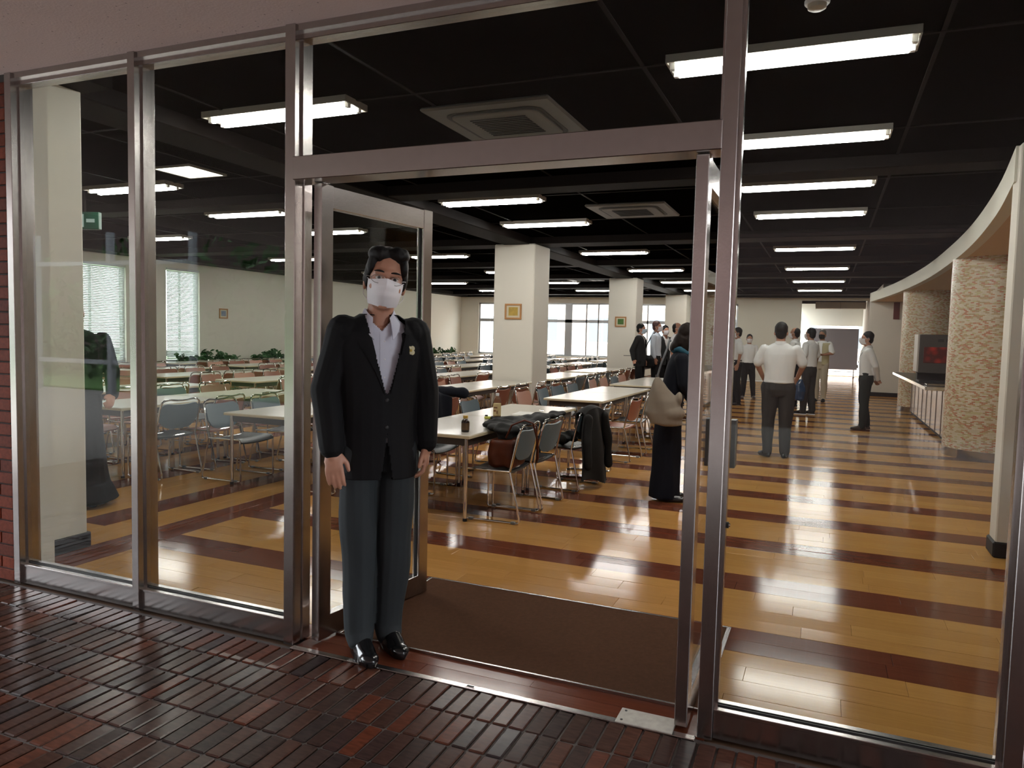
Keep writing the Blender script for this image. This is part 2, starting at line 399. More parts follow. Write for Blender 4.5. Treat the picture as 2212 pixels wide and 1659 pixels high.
obj('body', MB().tube([(-.012,0,0),(.012,0,0)], .011, 10), RUBBER, ds); obj('screw_cap', MB().tube([(.01,0,0),(.017,0,0)], .006, 10), CHROME, ds)
# ---- threshold
struct('trim_8', MB().box((-2.11,2.572,-.012), (-.36,2.605,.004), .002), STEEL, 'steel threshold strip across the doorway', 'threshold')
fp = thing('floor_hinge_plate', 'worn pale metal floor hinge plate at the foot of the right door', 'cover plate', (-.54, 2.625, .001))
obj('plate', B((-.105,-.05,0), (.102,.06,.006), .002), mat('worn_pale_metal', (.36,.34,.30), .55, .3, var=.3, vscale=40), fp)
for q in ((-.085,.04), (-.085,-.03)): obj('screw', MB().lathe([(.005,.006),(.005,.0075),(.002,.008)], 10, (*q,0)), RUBBER, fp)
lb = thing('threshold_latch', 'small dark latch socket in the steel threshold strip', 'latch', (-1.235, 2.59, .004))
obj('socket', B((-.016,-.006,0), (.016,.006,.0025), .001), RUBBER, lb); obj('rim', MB().box((-.022,-.009,-.001), (.022,.009,.0015), .001), STEEL, lb)
for i, (a, b) in enumerate(((-2.10,-1.56), (-1.555,-1.02), (-1.015,-.365))):
    pass
# ---- interior floor: planks
fl = struct('floor', MB().box((-13.7,2.60,-.20), (3.8,26.95,-.012)).box((-1.5,26.9,-.20), (1.6,33.7,-.012)), SUBFL, 'glossy honey plank floor with red-brown stripes', 'floor')
R0, RW = 3.416, .14442; DOORX = (-2.105, -.33)
planks = []      # x0,x1,y0,y1,mat
thr = []
def rowrun(x0, x1, y0, y1, m, off):
    x = x0-off
    while x < x1:
        a, b = max(x, x0), min(x+.914, x1)
        if b-a > .02: planks.append((a, b, y0, y1, m))
        x += .914
for i in range(-5, 210):
    y0 = R0+RW*i; y1 = y0+RW; m = PLANKD if i % 6 in (0, 1) else PLANKL; off = random.uniform(0, .9)
    if y0 > 33.5: break
    if i == -5:
        rowrun(-3.95, DOORX[0], y0, y1, m, off); rowrun(DOORX[1], 3.6, y0, y1, m, off)
        rowrun(*DOORX, 2.605, 2.70, PLANKD, .3); rowrun(*DOORX, 2.70, y1, PLANKD, .75)
    else: rowrun(-3.95 if y0 < 26.6 else -1.5, 3.6 if y0 < 22 else 1.3, y0, y1, m, off)
x = -3.95; widths = [(.145,'D')]*2+[(.17,'l')]*2+[(.145,'d')]*2
while sum(w for w, _ in widths) < 9.3: widths += [(.17,'l')]*4+[(.145,'d')]*2
for k, (w, t) in enumerate(widths):
    y = 2.86-random.uniform(0, .9)
    while y < 26.75:
        a, b = max(y, 2.86), min(y+.914, 26.75)
        if k in (4, 5) and a < 3.63 < b:
            planks.append((x-w, x, a, 3.63, PLANKLY)); planks.append((x-w, x, 3.63, b, PLANKDY))
        elif b-a > .02: planks.append((x-w, x, a, b, PLANKLY if t == 'l' or (k in (4, 5) and b <= 3.63) else PLANKDY))
        y += .914
    x -= w
def pc(p): return ((p[0]+p[1])/2, (p[2]+p[3])/2)
vis = sorted([p for p in planks if seen((*pc(p), 0), 80)], key=lambda p: pc(p)[0]**2+pc(p)[1]**2)
single = set(id(p) for p in vis[:296]); fields = {}; pm = {}
for p in planks:
    (cx, cy), hx, hy = pc(p), (p[1]-p[0])/2-.0005, (p[3]-p[2])/2-.0005
    lng = 0 if hx > hy else 1
    t = [random.gauss(0, .0036), random.gauss(0, .0012)]
    if lng: t = [random.gauss(0, .0012), random.gauss(0, .0036)]
    if id(p) in single:
        k = (round(hx, 3), round(hy, 3), p[4].name)
        if k not in pm: pm[k] = B((-hx,-hy,-.010), (hx,hy,0), .0008).mesh('plank', p[4])
        link('plank', pm[k], fl, (cx, cy, 0), (t[0], t[1], 0))
    else:
        mb = fields.setdefault(p[4].name, (MB(), p[4]))[0]; k = len(mb.v)
        mb.box((-hx,-hy,-.010), (hx,hy,0)); mb.xf(Matrix.Translation((cx,cy,0)) @ Euler((t[0],t[1],0)).to_matrix().to_4x4(), k)
for nm, (mb, m) in fields.items():
    o = obj('plank_field', mb, m, fl); o['kind'] = 'stuff'
# ---- entrance mat
em = thing('entrance_mat', 'large brown entrance mat inside the doorway', 'mat', (-1.19, 3.23, 0))
obj('carpet', B((-.81,-.435,.001), (.81,.430,.010), .003), MATB, em)
obj('edge_strip', MB().box((-.83,-.447,.0), (.83,-.436,.012), .001).box((-.83,.430,0), (.83,.443,.011), .001).box((.81,-.44,0), (.83,.44,.011), .001).box((-.83,-.44,0), (-.81,.44,.011), .001), STEEL, em)
# ---- ceiling
CZ = 2.95
ce = struct('ceiling', MB().box((-13.7,2.74,CZ), (3.8,26.95,CZ+.2)).box((-1.5,26.9,CZ), (1.6,33.7,CZ+.2)), CEIL, 'black painted ceiling with slim rails and beams', 'ceiling')
r_ = MB()
for k in range(13): r_.box((-13.4,4.2266+1.7826*k-.012+.09,CZ-.008), (3.6,4.2266+1.7826*k+.012+.09,CZ+.01))
for k in range(9): r_.box((-1.045-1.505*k+1.505-.012,2.75,CZ-.006), (-1.045-1.505*k+1.505+.012,26.5,CZ+.01))
obj('ceiling_rail', r_, CEILRAIL, ce)
for y, w in ((7.12,.34), (11.45,.5), (15.0,.34), (18.4,.5), (21.9,.34), (25.3,.5)):
    obj('cross_beam', B((-13.4,y-w/2,2.845), (3.55 if y < 21 else 1.2,y+w/2,CZ+.02), .01), CEILRAIL, ce)
obj('main_beam', B((-4.86,2.76,2.83), (-4.42,26.5,CZ+.03), .01), CEILRAIL, ce)
# ---- walls
struct('wall_front', B((-13.7,2.73,0), (-4.0,2.85,3.1)), WALLW, 'cream inner wall behind the brick facade', 'wall')
struct('wall_right', B((3.6,2.74,0), (3.8,34,3.1)), WALLW, 'cream wall at the kitchen side', 'wall')
pl = struct('wall_stub', B((-4.78,2.84,0), (-4.235,3.24,2.81), .012), WALLW, 'cream wall stub just inside the left pane', 'pillar')
obj('baseboard', MB().box((-4.79,2.84,0), (-4.222,3.252,.095), .004), BASEB, pl)
pr_ = struct('wall_return', B((1.09,5.73,0), (3.6,5.93,2.70), .008), WALLG, 'grey-cream wall end beside the kitchen counter', 'wall')
obj('baseboard', B((1.075,5.712,0), (3.6,5.945,.105), .01), BASEB, pr_)
# left wall with two blind windows (outer face at x=-14.6)
LW = [(9.78,11.27,.616,2.636), (12.29,13.25,.60,2.69)]
m = MB(); ys = [2.8]
def wallx(m, x0, x1, y0, y1, holes):
    y = y0
    for a, b, c, d in holes:
        m.box((x0,y,0), (x1,a,3.0)); m.box((x0,a,0), (x1,b,c)); m.box((x0,a,d), (x1,b,3.0)); y = b
    m.box((x0,y,0), (x1,y1,3.0))
wallx(m, -13.7, -13.5, 2.8, 26.95, LW); struct('wall_left', m, WALLW, 'long cream wall with blind-covered windows', 'wall')
def wally(m, y0, y1, x0, x1, holes, top=3.0):
    x = x0
    for a, b, c, d in holes:
        m.box((x,y0,0), (a,y1,top));
        if c > 0: m.box((a,y0,0), (b,y1,c))
        m.box((a,y0,d), (b,y1,top)); x = b
    m.box((x,y0,0), (x1,y1,top))
BW = [(-12.73,-7.38,.616,2.618), (-7.0,-5.12,.616,2.60), (-3.64,-2.86,.616,2.618), (-.83,1.3,0,2.75)]
m = MB(); wally(m, 26.75, 26.95, -13.7, 1.35, BW); obj('perimeter_beam', MB().box((-13.5,26.3,2.83), (1.2,26.76,CZ+.03)).box((-13.51,2.9,2.83), (-13.0,26.7,CZ+.03)).box((-13.4,2.80,2.80), (-4.0,3.26,CZ+.02)), CEILRAIL, ce)
struct('wall_back', m, WALLW, 'cream back wall with bright windows', 'wall')
kw = struct('wall_kitchen', MB().box((1.0,21.8,0), (3.6,22.0,2.70)).box((1.3,21.95,0), (1.5,33.4,3.0)), WALLG, 'cream wall at the end of the serving counter', 'wall')
obj('baseboard', B((.99,21.785,0), (3.6,21.8,.10)), BASEB, kw)
obj('red_panel', B((1.56,21.77,2.02), (1.70,21.805,2.46)), mat('dark_red_panel', (.10,.012,.012), .5), kw)
cw = MB(); wally(cw, 33.4, 33.6, -1.5, 1.6, [(-.62,1.36,0.02,2.05)]); cw.box((-1.6,26.95,0), (-1.5,31.6,3.0))
struct('wall_corridor', cw, WALLW, 'pale wall closing the corridor beyond the hall', 'wall')
dk = thing('duct', 'grey boxed duct under the corridor ceiling', 'duct', (.5, 30.2, 2.62)); obj('casing', B((-.95,-.25,0), (.75,.25,.24), .01), WALLG, dk); obj('seam', MB().box((-.1,-.256,0), (-.09,.256,.245)), GREYM, dk)
bd = thing('partition_board', 'dark grey partition board on feet in front of the bright corridor end', 'board', (.33, 32.6, 0))
obj('panel', B((-.90,-.03,.30), (.82,.03,1.93), .008), mat('dark_grey_board', (.15,.13,.135), .8), bd)
for q in (-.8, .7): obj('leg', MB().box((q-.02,-.02,.03), (q+.02,.02,.31)).box((q-.03,-.25,0), (q+.03,.25,.04)), GREYM, bd)
# ---- curved fascia and kitchen soffit
CV = [(1.075,5.82), (1.235,7.29), (1.38,9.32), (1.45,11.4), (1.467,14.2), (1.35,17.4), (1.18,19.8), (1.0,21.85)]
def cat(P, k, t):
    p0, p1, p2, p3 = [Vector(P[max(0, min(len(P)-1, k+d))]) for d in (-1, 0, 1, 2)]
    return .5*((2*p1)+(p2-p0)*t+(2*p0-5*p1+4*p2-p3)*t*t+(3*p1-p0-3*p2+p3)*t**3)
cv = [cat(CV, k, t/5) for k in range(len(CV)-1) for t in range(5)]+[Vector(CV[-1])]
fs = MB(); fs.loft([[(p.x,p.y,2.47),(p.x,p.y,2.70),(p.x+.10,p.y,2.70),(p.x+.10,p.y,2.47)] for p in cv])
struct('trim_9', fs, WALLW, 'curved cream fascia above the serving counter', 'fascia', smooth=True)
sm_ = MB(); sm_.loft([[(p.x+.09,p.y,2.474),(p.x+.09,p.y,2.69),(3.62,p.y,2.69),(3.62,p.y,2.474)] for p in cv])
struct('ceiling_kitchen', sm_, mat('tan_soffit_paint', (.62,.45,.28), .8), 'tan lowered ceiling over the serving counter', 'ceiling')
# ---- square columns with pictures
for y, lab in ((11.10, 'cream square column with the golden landscape picture'), (18.0, 'cream square column with the small green picture'), (25.0, 'cream square column nearest the far windows')):
    c = struct('column', B((-5.02,y,0), (-4.32,y+.70,2.84), .015), WALLW, lab, 'column')
    obj('baseboard', B((-5.03,y-.01,0), (-4.31,y+.71,.10), .005), BASEB, c)
def picture(x, y, z, w, h, paint, label, rz=0, group=None):
    t = thing('framed_picture', label, 'picture', (x, y, z), rz)
    f = .028
    obj('frame', MB().box((-w/2,-.02,-h/2), (w/2,0,-h/2+f), .003).box((-w/2,-.02,h/2-f), (w/2,0,h/2), .003).box((-w/2,-.02,-h/2+f), (-w/2+f,0,h/2-f), .003).box((w/2-f,-.02,-h/2+f), (w/2,0,h/2-f), .003), mat('light_wood_frame', (.42,.20,.07), .5), t)
    obj('mount', B((-w/2+f,-.008,-h/2+f), (w/2-f,-.002,h/2-f)), mat('picture_mount', (.62,.56,.42), .8), t)
    obj('print', B((-w/2+.065,-.0095,-h/2+.06), (w/2-.065,-.0075,h/2-.055)), paint, t)
    return t
picture(-4.665, 11.098, 1.763, .29, .25, mat('golden_print', (.42,.28,.05), .6, var=.5, vscale=14), 'small golden landscape picture in a wood frame on the first column')
picture(-4.695, 17.998, 1.768, .28, .25, mat('green_print', (.05,.13,.02), .6, var=.8, vscale=16), 'small green picture in a wood frame on the second column')
picture(-13.498, 13.99, 1.732, .277, .24, mat('blue_grey_print', (.20,.24,.32), .6, var=.8, vscale=12), 'small picture in a wood frame on the long left wall', PI/2)
# ---- tiled round columns
def mosaic():
    m, n, l, p = mk('mosaic_tile')
    tc = n.new('ShaderNodeTexCoord'); sx = n.new('ShaderNodeSeparateXYZ'); l.new(tc.outputs['Object'], sx.inputs[0])
    at = n.new('ShaderNodeMath'); at.operation = 'ARCTAN2'; l.new(sx.outputs[1], at.inputs[0]); l.new(sx.outputs[0], at.inputs[1])
    mu = n.new('ShaderNodeMath'); mu.operation = 'MULTIPLY'; mu.inputs[1].default_value = .52; l.new(at.outputs[0], mu.inputs[0])
    cb = n.new('ShaderNodeCombineXYZ'); l.new(mu.outputs[0], cb.inputs[0]); l.new(sx.outputs[2], cb.inputs[1])
    br = n.new('ShaderNodeTexBrick'); br.inputs['Scale'].default_value = 1
    br.inputs['Brick Width'].default_value = .042; br.inputs['Row Height'].default_value = .0155; br.inputs['Mortar Size'].default_value = .0016
    br.inputs['Color1'].default_value = (.0,.0,.0,1); br.inputs['Color2'].default_value = (1,1,1,1); br.inputs['Mortar'].default_value = (.5,.5,.5,1)
    l.new(cb.outputs[0], br.inputs['Vector'])
    rp = n.new('ShaderNodeValToRGB'); e = rp.color_ramp.elements; rp.color_ramp.interpolation = 'CONSTANT'
    cs = [(.60,.50,.36), (.46,.32,.15), (.66,.57,.43), (.46,.15,.07), (.62,.53,.38), (.52,.44,.22), (.40,.27,.13), (.68,.59,.46), (.50,.22,.10), (.63,.53,.38)]
    while len(e) < len(cs): e.new(.5)
    for i, c in enumerate(cs): e[i].position = i/len(cs); e[i].color = (*c, 1)
    l.new(br.outputs['Color'], rp.inputs[0])
    mx = n.new('ShaderNodeMixRGB'); l.new(br.outputs['Fac'], mx.inputs[0]); l.new(rp.outputs[0], mx.inputs[1]); mx.inputs[2].default_value = (.52,.46,.36,1)
    l.new(mx.outputs[0], p.inputs['Base Color']); p.inputs['Roughness'].default_value = .35
    bu = n.new('ShaderNodeBump'); bu.inputs['Strength'].default_value = .4; bu.inputs['Distance'].default_value = -.002; l.new(br.outputs['Fac'], bu.inputs['Height']); l.new(bu.outputs[0], p.inputs['Normal'])
    return m
MOS = mosaic()
def tilecol(x, y, r, label):
    c = struct('tiled_column', MB().lathe([(r,.10),(r,1.2),(r,2.48)], 64), MOS, label, 'column', smooth=True, loc=(x,y,0))
    obj('steel_base', MB().lathe([(r+.004,0),(r+.004,.105),(r-.01,.105)], 64), STEEL, c, True)
tilecol(1.97, 10.98, .54, 'round column clad in beige and red mosaic tile at the near end of the counter')
tilecol(1.93, 17.5, .51, 'round column clad in beige and red mosaic tile at the far end of the counter')
# ================================================================== CEILING LIGHTS
def make_light():
    t = thing('ceiling_light', 'glowing twin-tube fluorescent ceiling light', 'ceiling light', (0,0,CZ), 0, 'twin-tube fluorescent ceiling lights')
    L, w, h = .625, .130, .044
    obj('casing', MB().box((-L,-w,-h), (L,-w+.012,0), .002).box((-L,w-.012,-h), (L,w,0), .002).box((-L,-w,-h), (-L+.012,w,0), .002).box((L-.012,-w,-h), (L,w,0), .002), TRAYD, t)
    obj('reflector', MB().add([(-L+.01,-w+.01,-h+.004),(L-.01,-w+.01,-h+.004),(L-.01,-.03,-.012),(-L+.01,-.03,-.012),(-L+.01,.03,-.012),(L-.01,.03,-.012),(L-.01,w-.01,-h+.004),(-L+.01,w-.01,-h+.004)], [(0,1,2,3),(3,2,5,4),(4,5,6,7)]), TRAY, t, solid=.002)
    for s in (-1, 1):
        obj('tube', MB().tube([(-L+.045,s*.060,-.053),(L-.045,s*.060,-.053)], .0165, 10), TUBEW, t)
        for e in (-1, 1): obj('socket', B((e*(L-.03)-.015,s*.060-.016,-.066), (e*(L-.03)+.015,s*.060+.016,-.015), .002), WHITEM, t)
    return t
L0, LS = 4.2266+.09, 1.7826
XC = [-.266, -3.62, -7.19, -10.75]
spots = [(0,n) for n in (0,1,2,3,5,7,9,11)]+[(1,n) for n in (0,2,3,5,7,9,11)]+[(2,n) for n in (1,2,3,5,6,7,9,11)]+[(3,n) for n in (2,3,5,6,7,9,11)]
lp = make_light()
for i, (c, n) in enumerate(spots):
    p = (XC[c], L0+LS*n, CZ)
    ll = 'lit twin-tube ceiling light, number %s from the glass in the %s' % (['one','two','three','four','five','six','seven','eight','nine'][[q for q in spots if q[0] == c].index((c, n))], ['line above the aisle', 'line between aisle and columns', 'first line past the columns', 'line nearest the blinds'][c])
    if i == 0: lp.location = p; lp['label'] = ll
    else: dup(lp, p, 0, ll)
def sqlight(x, y, label):
    t = thing('square_ceiling_light', label, 'ceiling light', (x, y, CZ))
    obj('frame', MB().box((-.245,-.245,-.02), (-.225,.245,0)).box((.225,-.245,-.02), (.245,.245,0)).box((-.225,-.245,-.02), (.225,-.225,0)).box((-.225,.225,-.02), (.225,.245,0)), TRAYD, t)
    obj('diffuser', B((-.226,-.226,-.016), (.226,.226,-.004)), PANELW, t)
sqlight(-5.93, 5.70, 'square glowing ceiling panel near the left pane'); sqlight(-2.03, 5.62, 'square glowing ceiling panel just behind the ceiling air conditioner')
def cassette(x, y, label):
    t = thing('ceiling_air_conditioner', label, 'air conditioner', (x, y, CZ)); a = .475
    AC = mat('grey_ac_plastic', (.085,.078,.070), .5)
    obj('panel', B((-a,-a,-.03), (a,a,0), .012), AC, t)
    rr = lambda r, q, z: [(sx*(r-q)+q*math.cos(th), sy*(r-q)+q*math.sin(th), z) for sx, sy, t0 in ((1,1,0),(-1,1,90),(-1,-1,180),(1,-1,270)) for th in [math.radians(t0+k*22.5) for k in range(5)]]
    obj('outlet_slot', MB().loft([rr(.36,.10,-.031), rr(.36,.10,-.0335), rr(.33,.09,-.0335), rr(.33,.09,-.031)], cap=False), RUBBER, t)
    obj('inner_panel', MB().loft([rr(.325,.08,-.03), rr(.325,.08,-.042), rr(.31,.075,-.045)]), AC, t)
    g = MB()
    for k in range(11): g.box((-.21,-.205+.04*k-.008,-.050), (.21,-.205+.04*k+.008,-.044))
    obj('intake_grille', g, RUBBER, t)
cassette(-2.20, 5.07, 'dark ceiling air conditioner above the doorway transom'); cassette(-2.24, 9.02, 'dark ceiling air conditioner hung before the first column')
cassette(-6.2, 19.6, 'dark ceiling air conditioner far back near the windows')
sd = thing('smoke_detector', 'round white smoke detector on the black ceiling', 'smoke detector', (-.114, 3.76, CZ))
obj('base', MB().lathe([(.055,0),(.055,-.012),(.05,-.018)], 24), WHITEM, sd, True); obj('sensor_cap', MB().lathe([(.042,-.016),(.04,-.035),(.028,-.042)], 24), mat('beige_plastic', (.45,.40,.33), .5), sd, True)
ex = thing('exit_sign', 'green emergency exit sign with white running figure near the left wall', 'sign', (-8.05, 6.16, 2.60), math.radians(20))
obj('box', B((-.20,-.03,-.10), (.20,.03,.10), .006), mat('green_sign', (.003,.04,.022), .4), ex)
obj('pictogram', MB().box((-.10,-.033,-.075), (.02,-.0305,.075)).box((.05,-.033,-.02), (.15,-.0305,.02)), emit('sign_white', (.75,.95,.82), .35), ex)
obj('hanger', B((-.02,-.02,.10), (.02,.02,.36)), CEILRAIL, ex)
# ================================================================== TABLES
TH = .65
def make_table():
    t = thing('dining_table', 'bare off-white dining table set end to end in a row', 'table', (0,0,0), 0, 'bare dining tables')
    hx, hy = .365, .625
    obj('tabletop', B((-hx,-hy,TH-.022), (hx,hy,TH), .003), TABLET, t)
    obj('edge_band', MB().box((-hx-.004,-hy-.004,TH-.026), (hx+.004,-hy+.004,TH-.004), .002).box((-hx-.004,hy-.004,TH-.026), (hx+.004,hy+.004,TH-.004), .002).box((-hx-.004,-hy,TH-.026), (-hx+.004,hy,TH-.004), .002).box((hx-.004,-hy,TH-.026), (hx+.004,hy,TH-.004), .002), TABLEE, t)
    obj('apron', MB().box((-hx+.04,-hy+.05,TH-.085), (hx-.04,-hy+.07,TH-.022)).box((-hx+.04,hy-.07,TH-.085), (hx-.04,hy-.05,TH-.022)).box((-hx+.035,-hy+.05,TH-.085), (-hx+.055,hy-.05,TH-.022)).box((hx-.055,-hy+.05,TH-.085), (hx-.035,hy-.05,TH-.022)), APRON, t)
    for sx in (-1, 1):
        for sy in (-1, 1):
            l = obj('leg', MB().tube([(sx*(hx-.045),sy*(hy-.045),.02),(sx*(hx-.045),sy*(hy-.045),TH-.022)], .0155, 10), CHROME, t, True)
            obj('foot', MB().lathe([(.017,0),(.017,.022)], 10, (sx*(hx-.045),sy*(hy-.045),0)), RUBBER, l)
    return t
tb0 = make_table(); used = []
TP = 1.26
TLAB = (tb0['label'], tb0['group'])
ORD = ['first','second','third','fourth','fifth','sixth','seventh','eighth','ninth']
ROWN = ['aisle row','column row','third row from the aisle','fourth row from the aisle','fifth row from the aisle','sixth row from the aisle','row along the blinds wall']
def table(x, y, label=None, rz=0, lab2=None):
    if not used: o = tb0; o.location = (x, y, 0); used.append(1)
    else: o = dup(tb0, (x, y, 0), rz)
    o['label'] = label or lab2; 
    if 'group' in o.keys(): del o['group']
    return o
# ================================================================== CHAIRS
def arc(c, r, a0, a1, n, ax):
    out = []
    for k in range(n+1):
        a = math.radians(a0+(a1-a0)*k/n); u, v = r*math.cos(a), r*math.sin(a)
        out.append({'yz': (c[0], c[1]+u, c[2]+v), 'xz': (c[0]+u, c[1], c[2]+v)}[ax])
    return out
def make_chair(cm, seatm, nm):
    t = thing('dining_chair', nm[0], 'chair', (0,0,0), 0, nm[1]); w = .225; r = .0085
    for s in (-1, 1):
        x = s*w
        p = [(x,.125,.385), (x,.17,.20), (x,.205,.05)]+arc((x,.19,.026), .018, 40, -90, 4, 'yz')+arc((x,-.215,.026), .018, -90, -175, 4, 'yz')+[(x,-.232,.20), (x,-.228,.36)]+arc((x,-.212,.372), .016, 180, 95, 3, 'yz')+[(x,-.05,.387), (x,.125,.387)]
        sf = obj('side_frame', MB().tube(p, r, 8), CHROME, t, True)
        for yy in (-.18, .16): obj('glide', B((x-.012,yy-.018,0), (x+.012,yy+.018,.020), .003), mat_glide, sf)
    top = [( w,.125,.385), (w,.150,.50), (w*.97,.180,.64)]
    def tp(a): return [(a*w*.93,.196,.700), (a*w*.82,.2,.722), (a*w*.55,.207,.728), (a*w*.25,.214,.721)]
    path = top+tp(1)+[(0,.216,.718)]+tp(-1)[::-1]+[(-w*.97,.180,.64), (-w,.150,.50), (-w,.125,.385)]
    obj('back_frame', MB().tube(path, r, 8), CHROME, t, True)
    def bk(u, v):
        a = u*2-1
        zt = .700-.020*(1-abs(a)**2)-.05*max(0, abs(a)-.80)/.2*.9
        zb = .455+.085*abs(a)**4
        z = zb+(zt-zb)*v
        y = .150+(z-.5)*.24+.026*(1-a*a)-.004
        return (a*(w-.012), y, z)
    obj('backrest', MB().grid(bk, 12, 6), cm, t, True, solid=.014)
    def st(u, v):
        a = u*2-1; y = -.245+.36*v
        z = .400-.012*(1-a*a)-.06*max(0, .14-v)**1.2*6-.010*v
        return (a*(w-.004)*(1-.05*v), y, z)
    obj('seat', MB().grid(st, 8, 10), seatm, t, True, solid=.016)
    obj('seat_support', MB().tube([(-w,-.12,.380),(w,-.12,.380)], .007, 6).tube([(-w,.08,.380),(w,.08,.380)], .007, 6), CHROME, t, True)
    return t
mat_glide = mat('grey_glide_plastic', (.16,.155,.14), .5)
LB = ('empty blue-grey chair with chrome tube frame pushed up to a dining table', 'empty blue-grey chairs at the tables')
LR = ('empty salmon-brown chair with chrome tube frame pushed up to a dining table', 'empty salmon-brown chairs at the tables')
LP_ = ('empty dusty-pink chair with chrome tube frame pushed up to a dining table', 'empty dusty-pink chairs at the tables')
protos = {'b': make_chair(BLUE, DARKSEAT, LB), 'B': None, 'r': make_chair(SALMON, SALMON, LR), 'p': make_chair(PINK, PINK, LP_)}
protos['B'] = protos['b']
taken = set()
def chair(kind, x, y, rz, label=None, lab2=None):
    if kind not in taken and kind != 'B':
        taken.add(kind); o = protos[kind]; o.location = (x, y, 0); o.rotation_euler = (0, 0, rz)
    else: o = dup(protos[kind], (x, y, 0), rz)
    lb = {'b': LB, 'B': LB, 'r': LR, 'p': LP_}[kind]
    o['label'] = label or lab2; o['group'] = lab2 or ''
    if label: del o['group']
    return o
rnd = random.Random(21)
CN = {'b': 'blue-grey', 'r': 'salmon-brown', 'p': 'dusty-pink'}
def pair(xc, y0, colL=None, colR=None, skipL=(), skipR=(), out=.35, lab=(None, None), row=0, blk=0):
    """two tables end to end along y from y0; chairs on both long sides"""
    where = 'of %s table pair from the glass, %s' % (ORD[blk], ROWN[row])
    table(xc, y0+.625, lab[0], 0, 'near table ' + where); table(xc, y0+.625+TP, lab[1], 0, 'far table ' + where)
    for k in range(4):
        yy = y0+.33+k*.62
        if k not in skipL: chair((colL or 'bbbb')[k], xc-.365-out+.16+rnd.uniform(-.03,.04), yy+rnd.uniform(-.04,.04), PI/2+rnd.uniform(-.08,.08), None, '%s chair, wall side %s' % (CN[(colL or 'bbbb')[k]], where))
        if k not in skipR: chair((colR or 'bbbb')[k], xc+.365+out-.16+rnd.uniform(-.04,.03), yy+rnd.uniform(-.04,.04), -PI/2+rnd.uniform(-.08,.08), None, '%s chair, aisle side %s' % (CN[(colR or 'bbbb')[k]], where))
# row beside the aisle
pair(-2.745, 4.885, 'bbbb', 'bbbb', skipL=(2,), skipR=(0,1,2,3), lab=('off-white dining table with the small dark bottle on it', 'off-white dining table with a black jacket spread over its corner'))
pair(-2.72, 8.34, 'pbbb', 'rbbb', skipR=(0,1), row=0, blk=1)
pair(-2.76, 11.43, 'ppbp', 'bbrr', skipR=(0,1), row=0, blk=2)
# row in line with the columns
pair(-4.53, 5.08, 'bbpb', 'rbbr', row=1, blk=0)
pair(-4.65, 8.50, 'prpr', 'rrrr', out=.47, row=1, blk=1)
pair(-4.63, 11.95, 'rbrb', 'bbbb', row=1, blk=2)
pair(-4.70, 14.90, 'rprr', 'rrrr', row=1, blk=3)
pair(-4.66, 19.1, 'bbbb', 'rrrp', row=1, blk=4)
# rows further left
gr = {0: 4.93, 1: 8.2, 2: 11.35, 3: 14.8, 4: 18.2, 5: 21.6}
rows = [(-6.22, (0,1,2,3,4,5)), (-7.76, (0,1,2,3,4,5)), (-9.35, (1,2,3,4,5)), (-10.9, (1,2,3,4,5)), (-12.42, (1,2,3,4,5))]
pal = {0: ('rpbr', 'brrb'), 1: ('prrp', 'rrbr'), 2: ('ppbp', 'rrrb'), 3: ('bbpb', 'bbrb'), 4: ('bbbb', 'bbbp'), 5: ('bbbb', 'bbbb')}
for xi, (xc, gs) in enumerate(rows):
    for g in gs:
        a, b = pal[g]
        if xi >= 1 and g <= 2: a, b = ('prpr', 'rrrp') if (xi+g) % 2 else ('rprp', 'rrpr')
        if xi == 0 and g == 0: a, b = 'rpbr', 'brrb'
        pair(xc+rnd.uniform(-.03,.03), gr[g]+rnd.uniform(-.12,.12), a, b, skipL=(0,1,2,3) if xi == 4 else (), row=2+xi, blk=g)
# ================================================================== WINDOWS OF THE HALL
ALU = mat('grey_aluminium', (.42,.43,.44), .4, .6)
BLINDM = mat('white_blind_slat', (.60,.62,.60), .5)
def blindwin(n, y0, y1, z0, z1, label, drop):
    w = thing('window_%d' % n, label, 'window', (-13.6, (y0+y1)/2, 0), kind='structure'); h = (y1-y0)/2
    obj('frame', MB().box((-.05,-h,z0), (.05,-h+.05,z1)).box((-.05,h-.05,z0), (.05,h,z1)).box((-.05,-h,z0), (.05,h,z0+.05)).box((-.05,-h,z1-.05), (.05,h,z1)).box((-.04,-.02,z0), (.0,.02,z1)), ALU, w)
    obj('pane', B((-.03,-h+.05,z0+.05), (-.02,h-.05,z1-.05)), GLASS, w)
    bl = thing('venetian_blind', 'white venetian blind lowered over the ' + ('wide window' if n == 6 else 'narrow window') + ' in the left wall', 'blind', (-13.515, (y0+y1)/2, 0))
    obj('head_box', B((-.03,-h+.02,z1-.05), (.03,h-.02,z1), .004), BLINDM, bl)
    sl = MB(); z = z1-.075; c, s = math.cos(1.02)*.0178, math.sin(1.02)*.0178
    while z > z0+drop:
        sl.add([(-c,-h+.03,z-s),(c,-h+.03,z+s),(c,h-.03,z+s),(-c,h-.03,z-s)], [(0,1,2,3)]); z -= .034
    o = obj('slats', sl, BLINDM, bl, solid=.001); o['kind'] = 'stuff'
    obj('bottom_rail', B((-.014,-h+.03,z-.01), (.014,h-.03,z+.012), .003), BLINDM, bl)
    obj('cord', MB().tube([(.022,-h+.15,z1-.05),(.022,-h+.15,z)], .002, 6).tube([(.022,h-.15,z1-.05),(.022,h-.15,z)], .002, 6), BLINDM, bl)
blindwin(6, *LW[0], 'wide blind-covered window in the left wall', .04); blindwin(7, *LW[1], 'narrow blind-covered window in the left wall', .05)
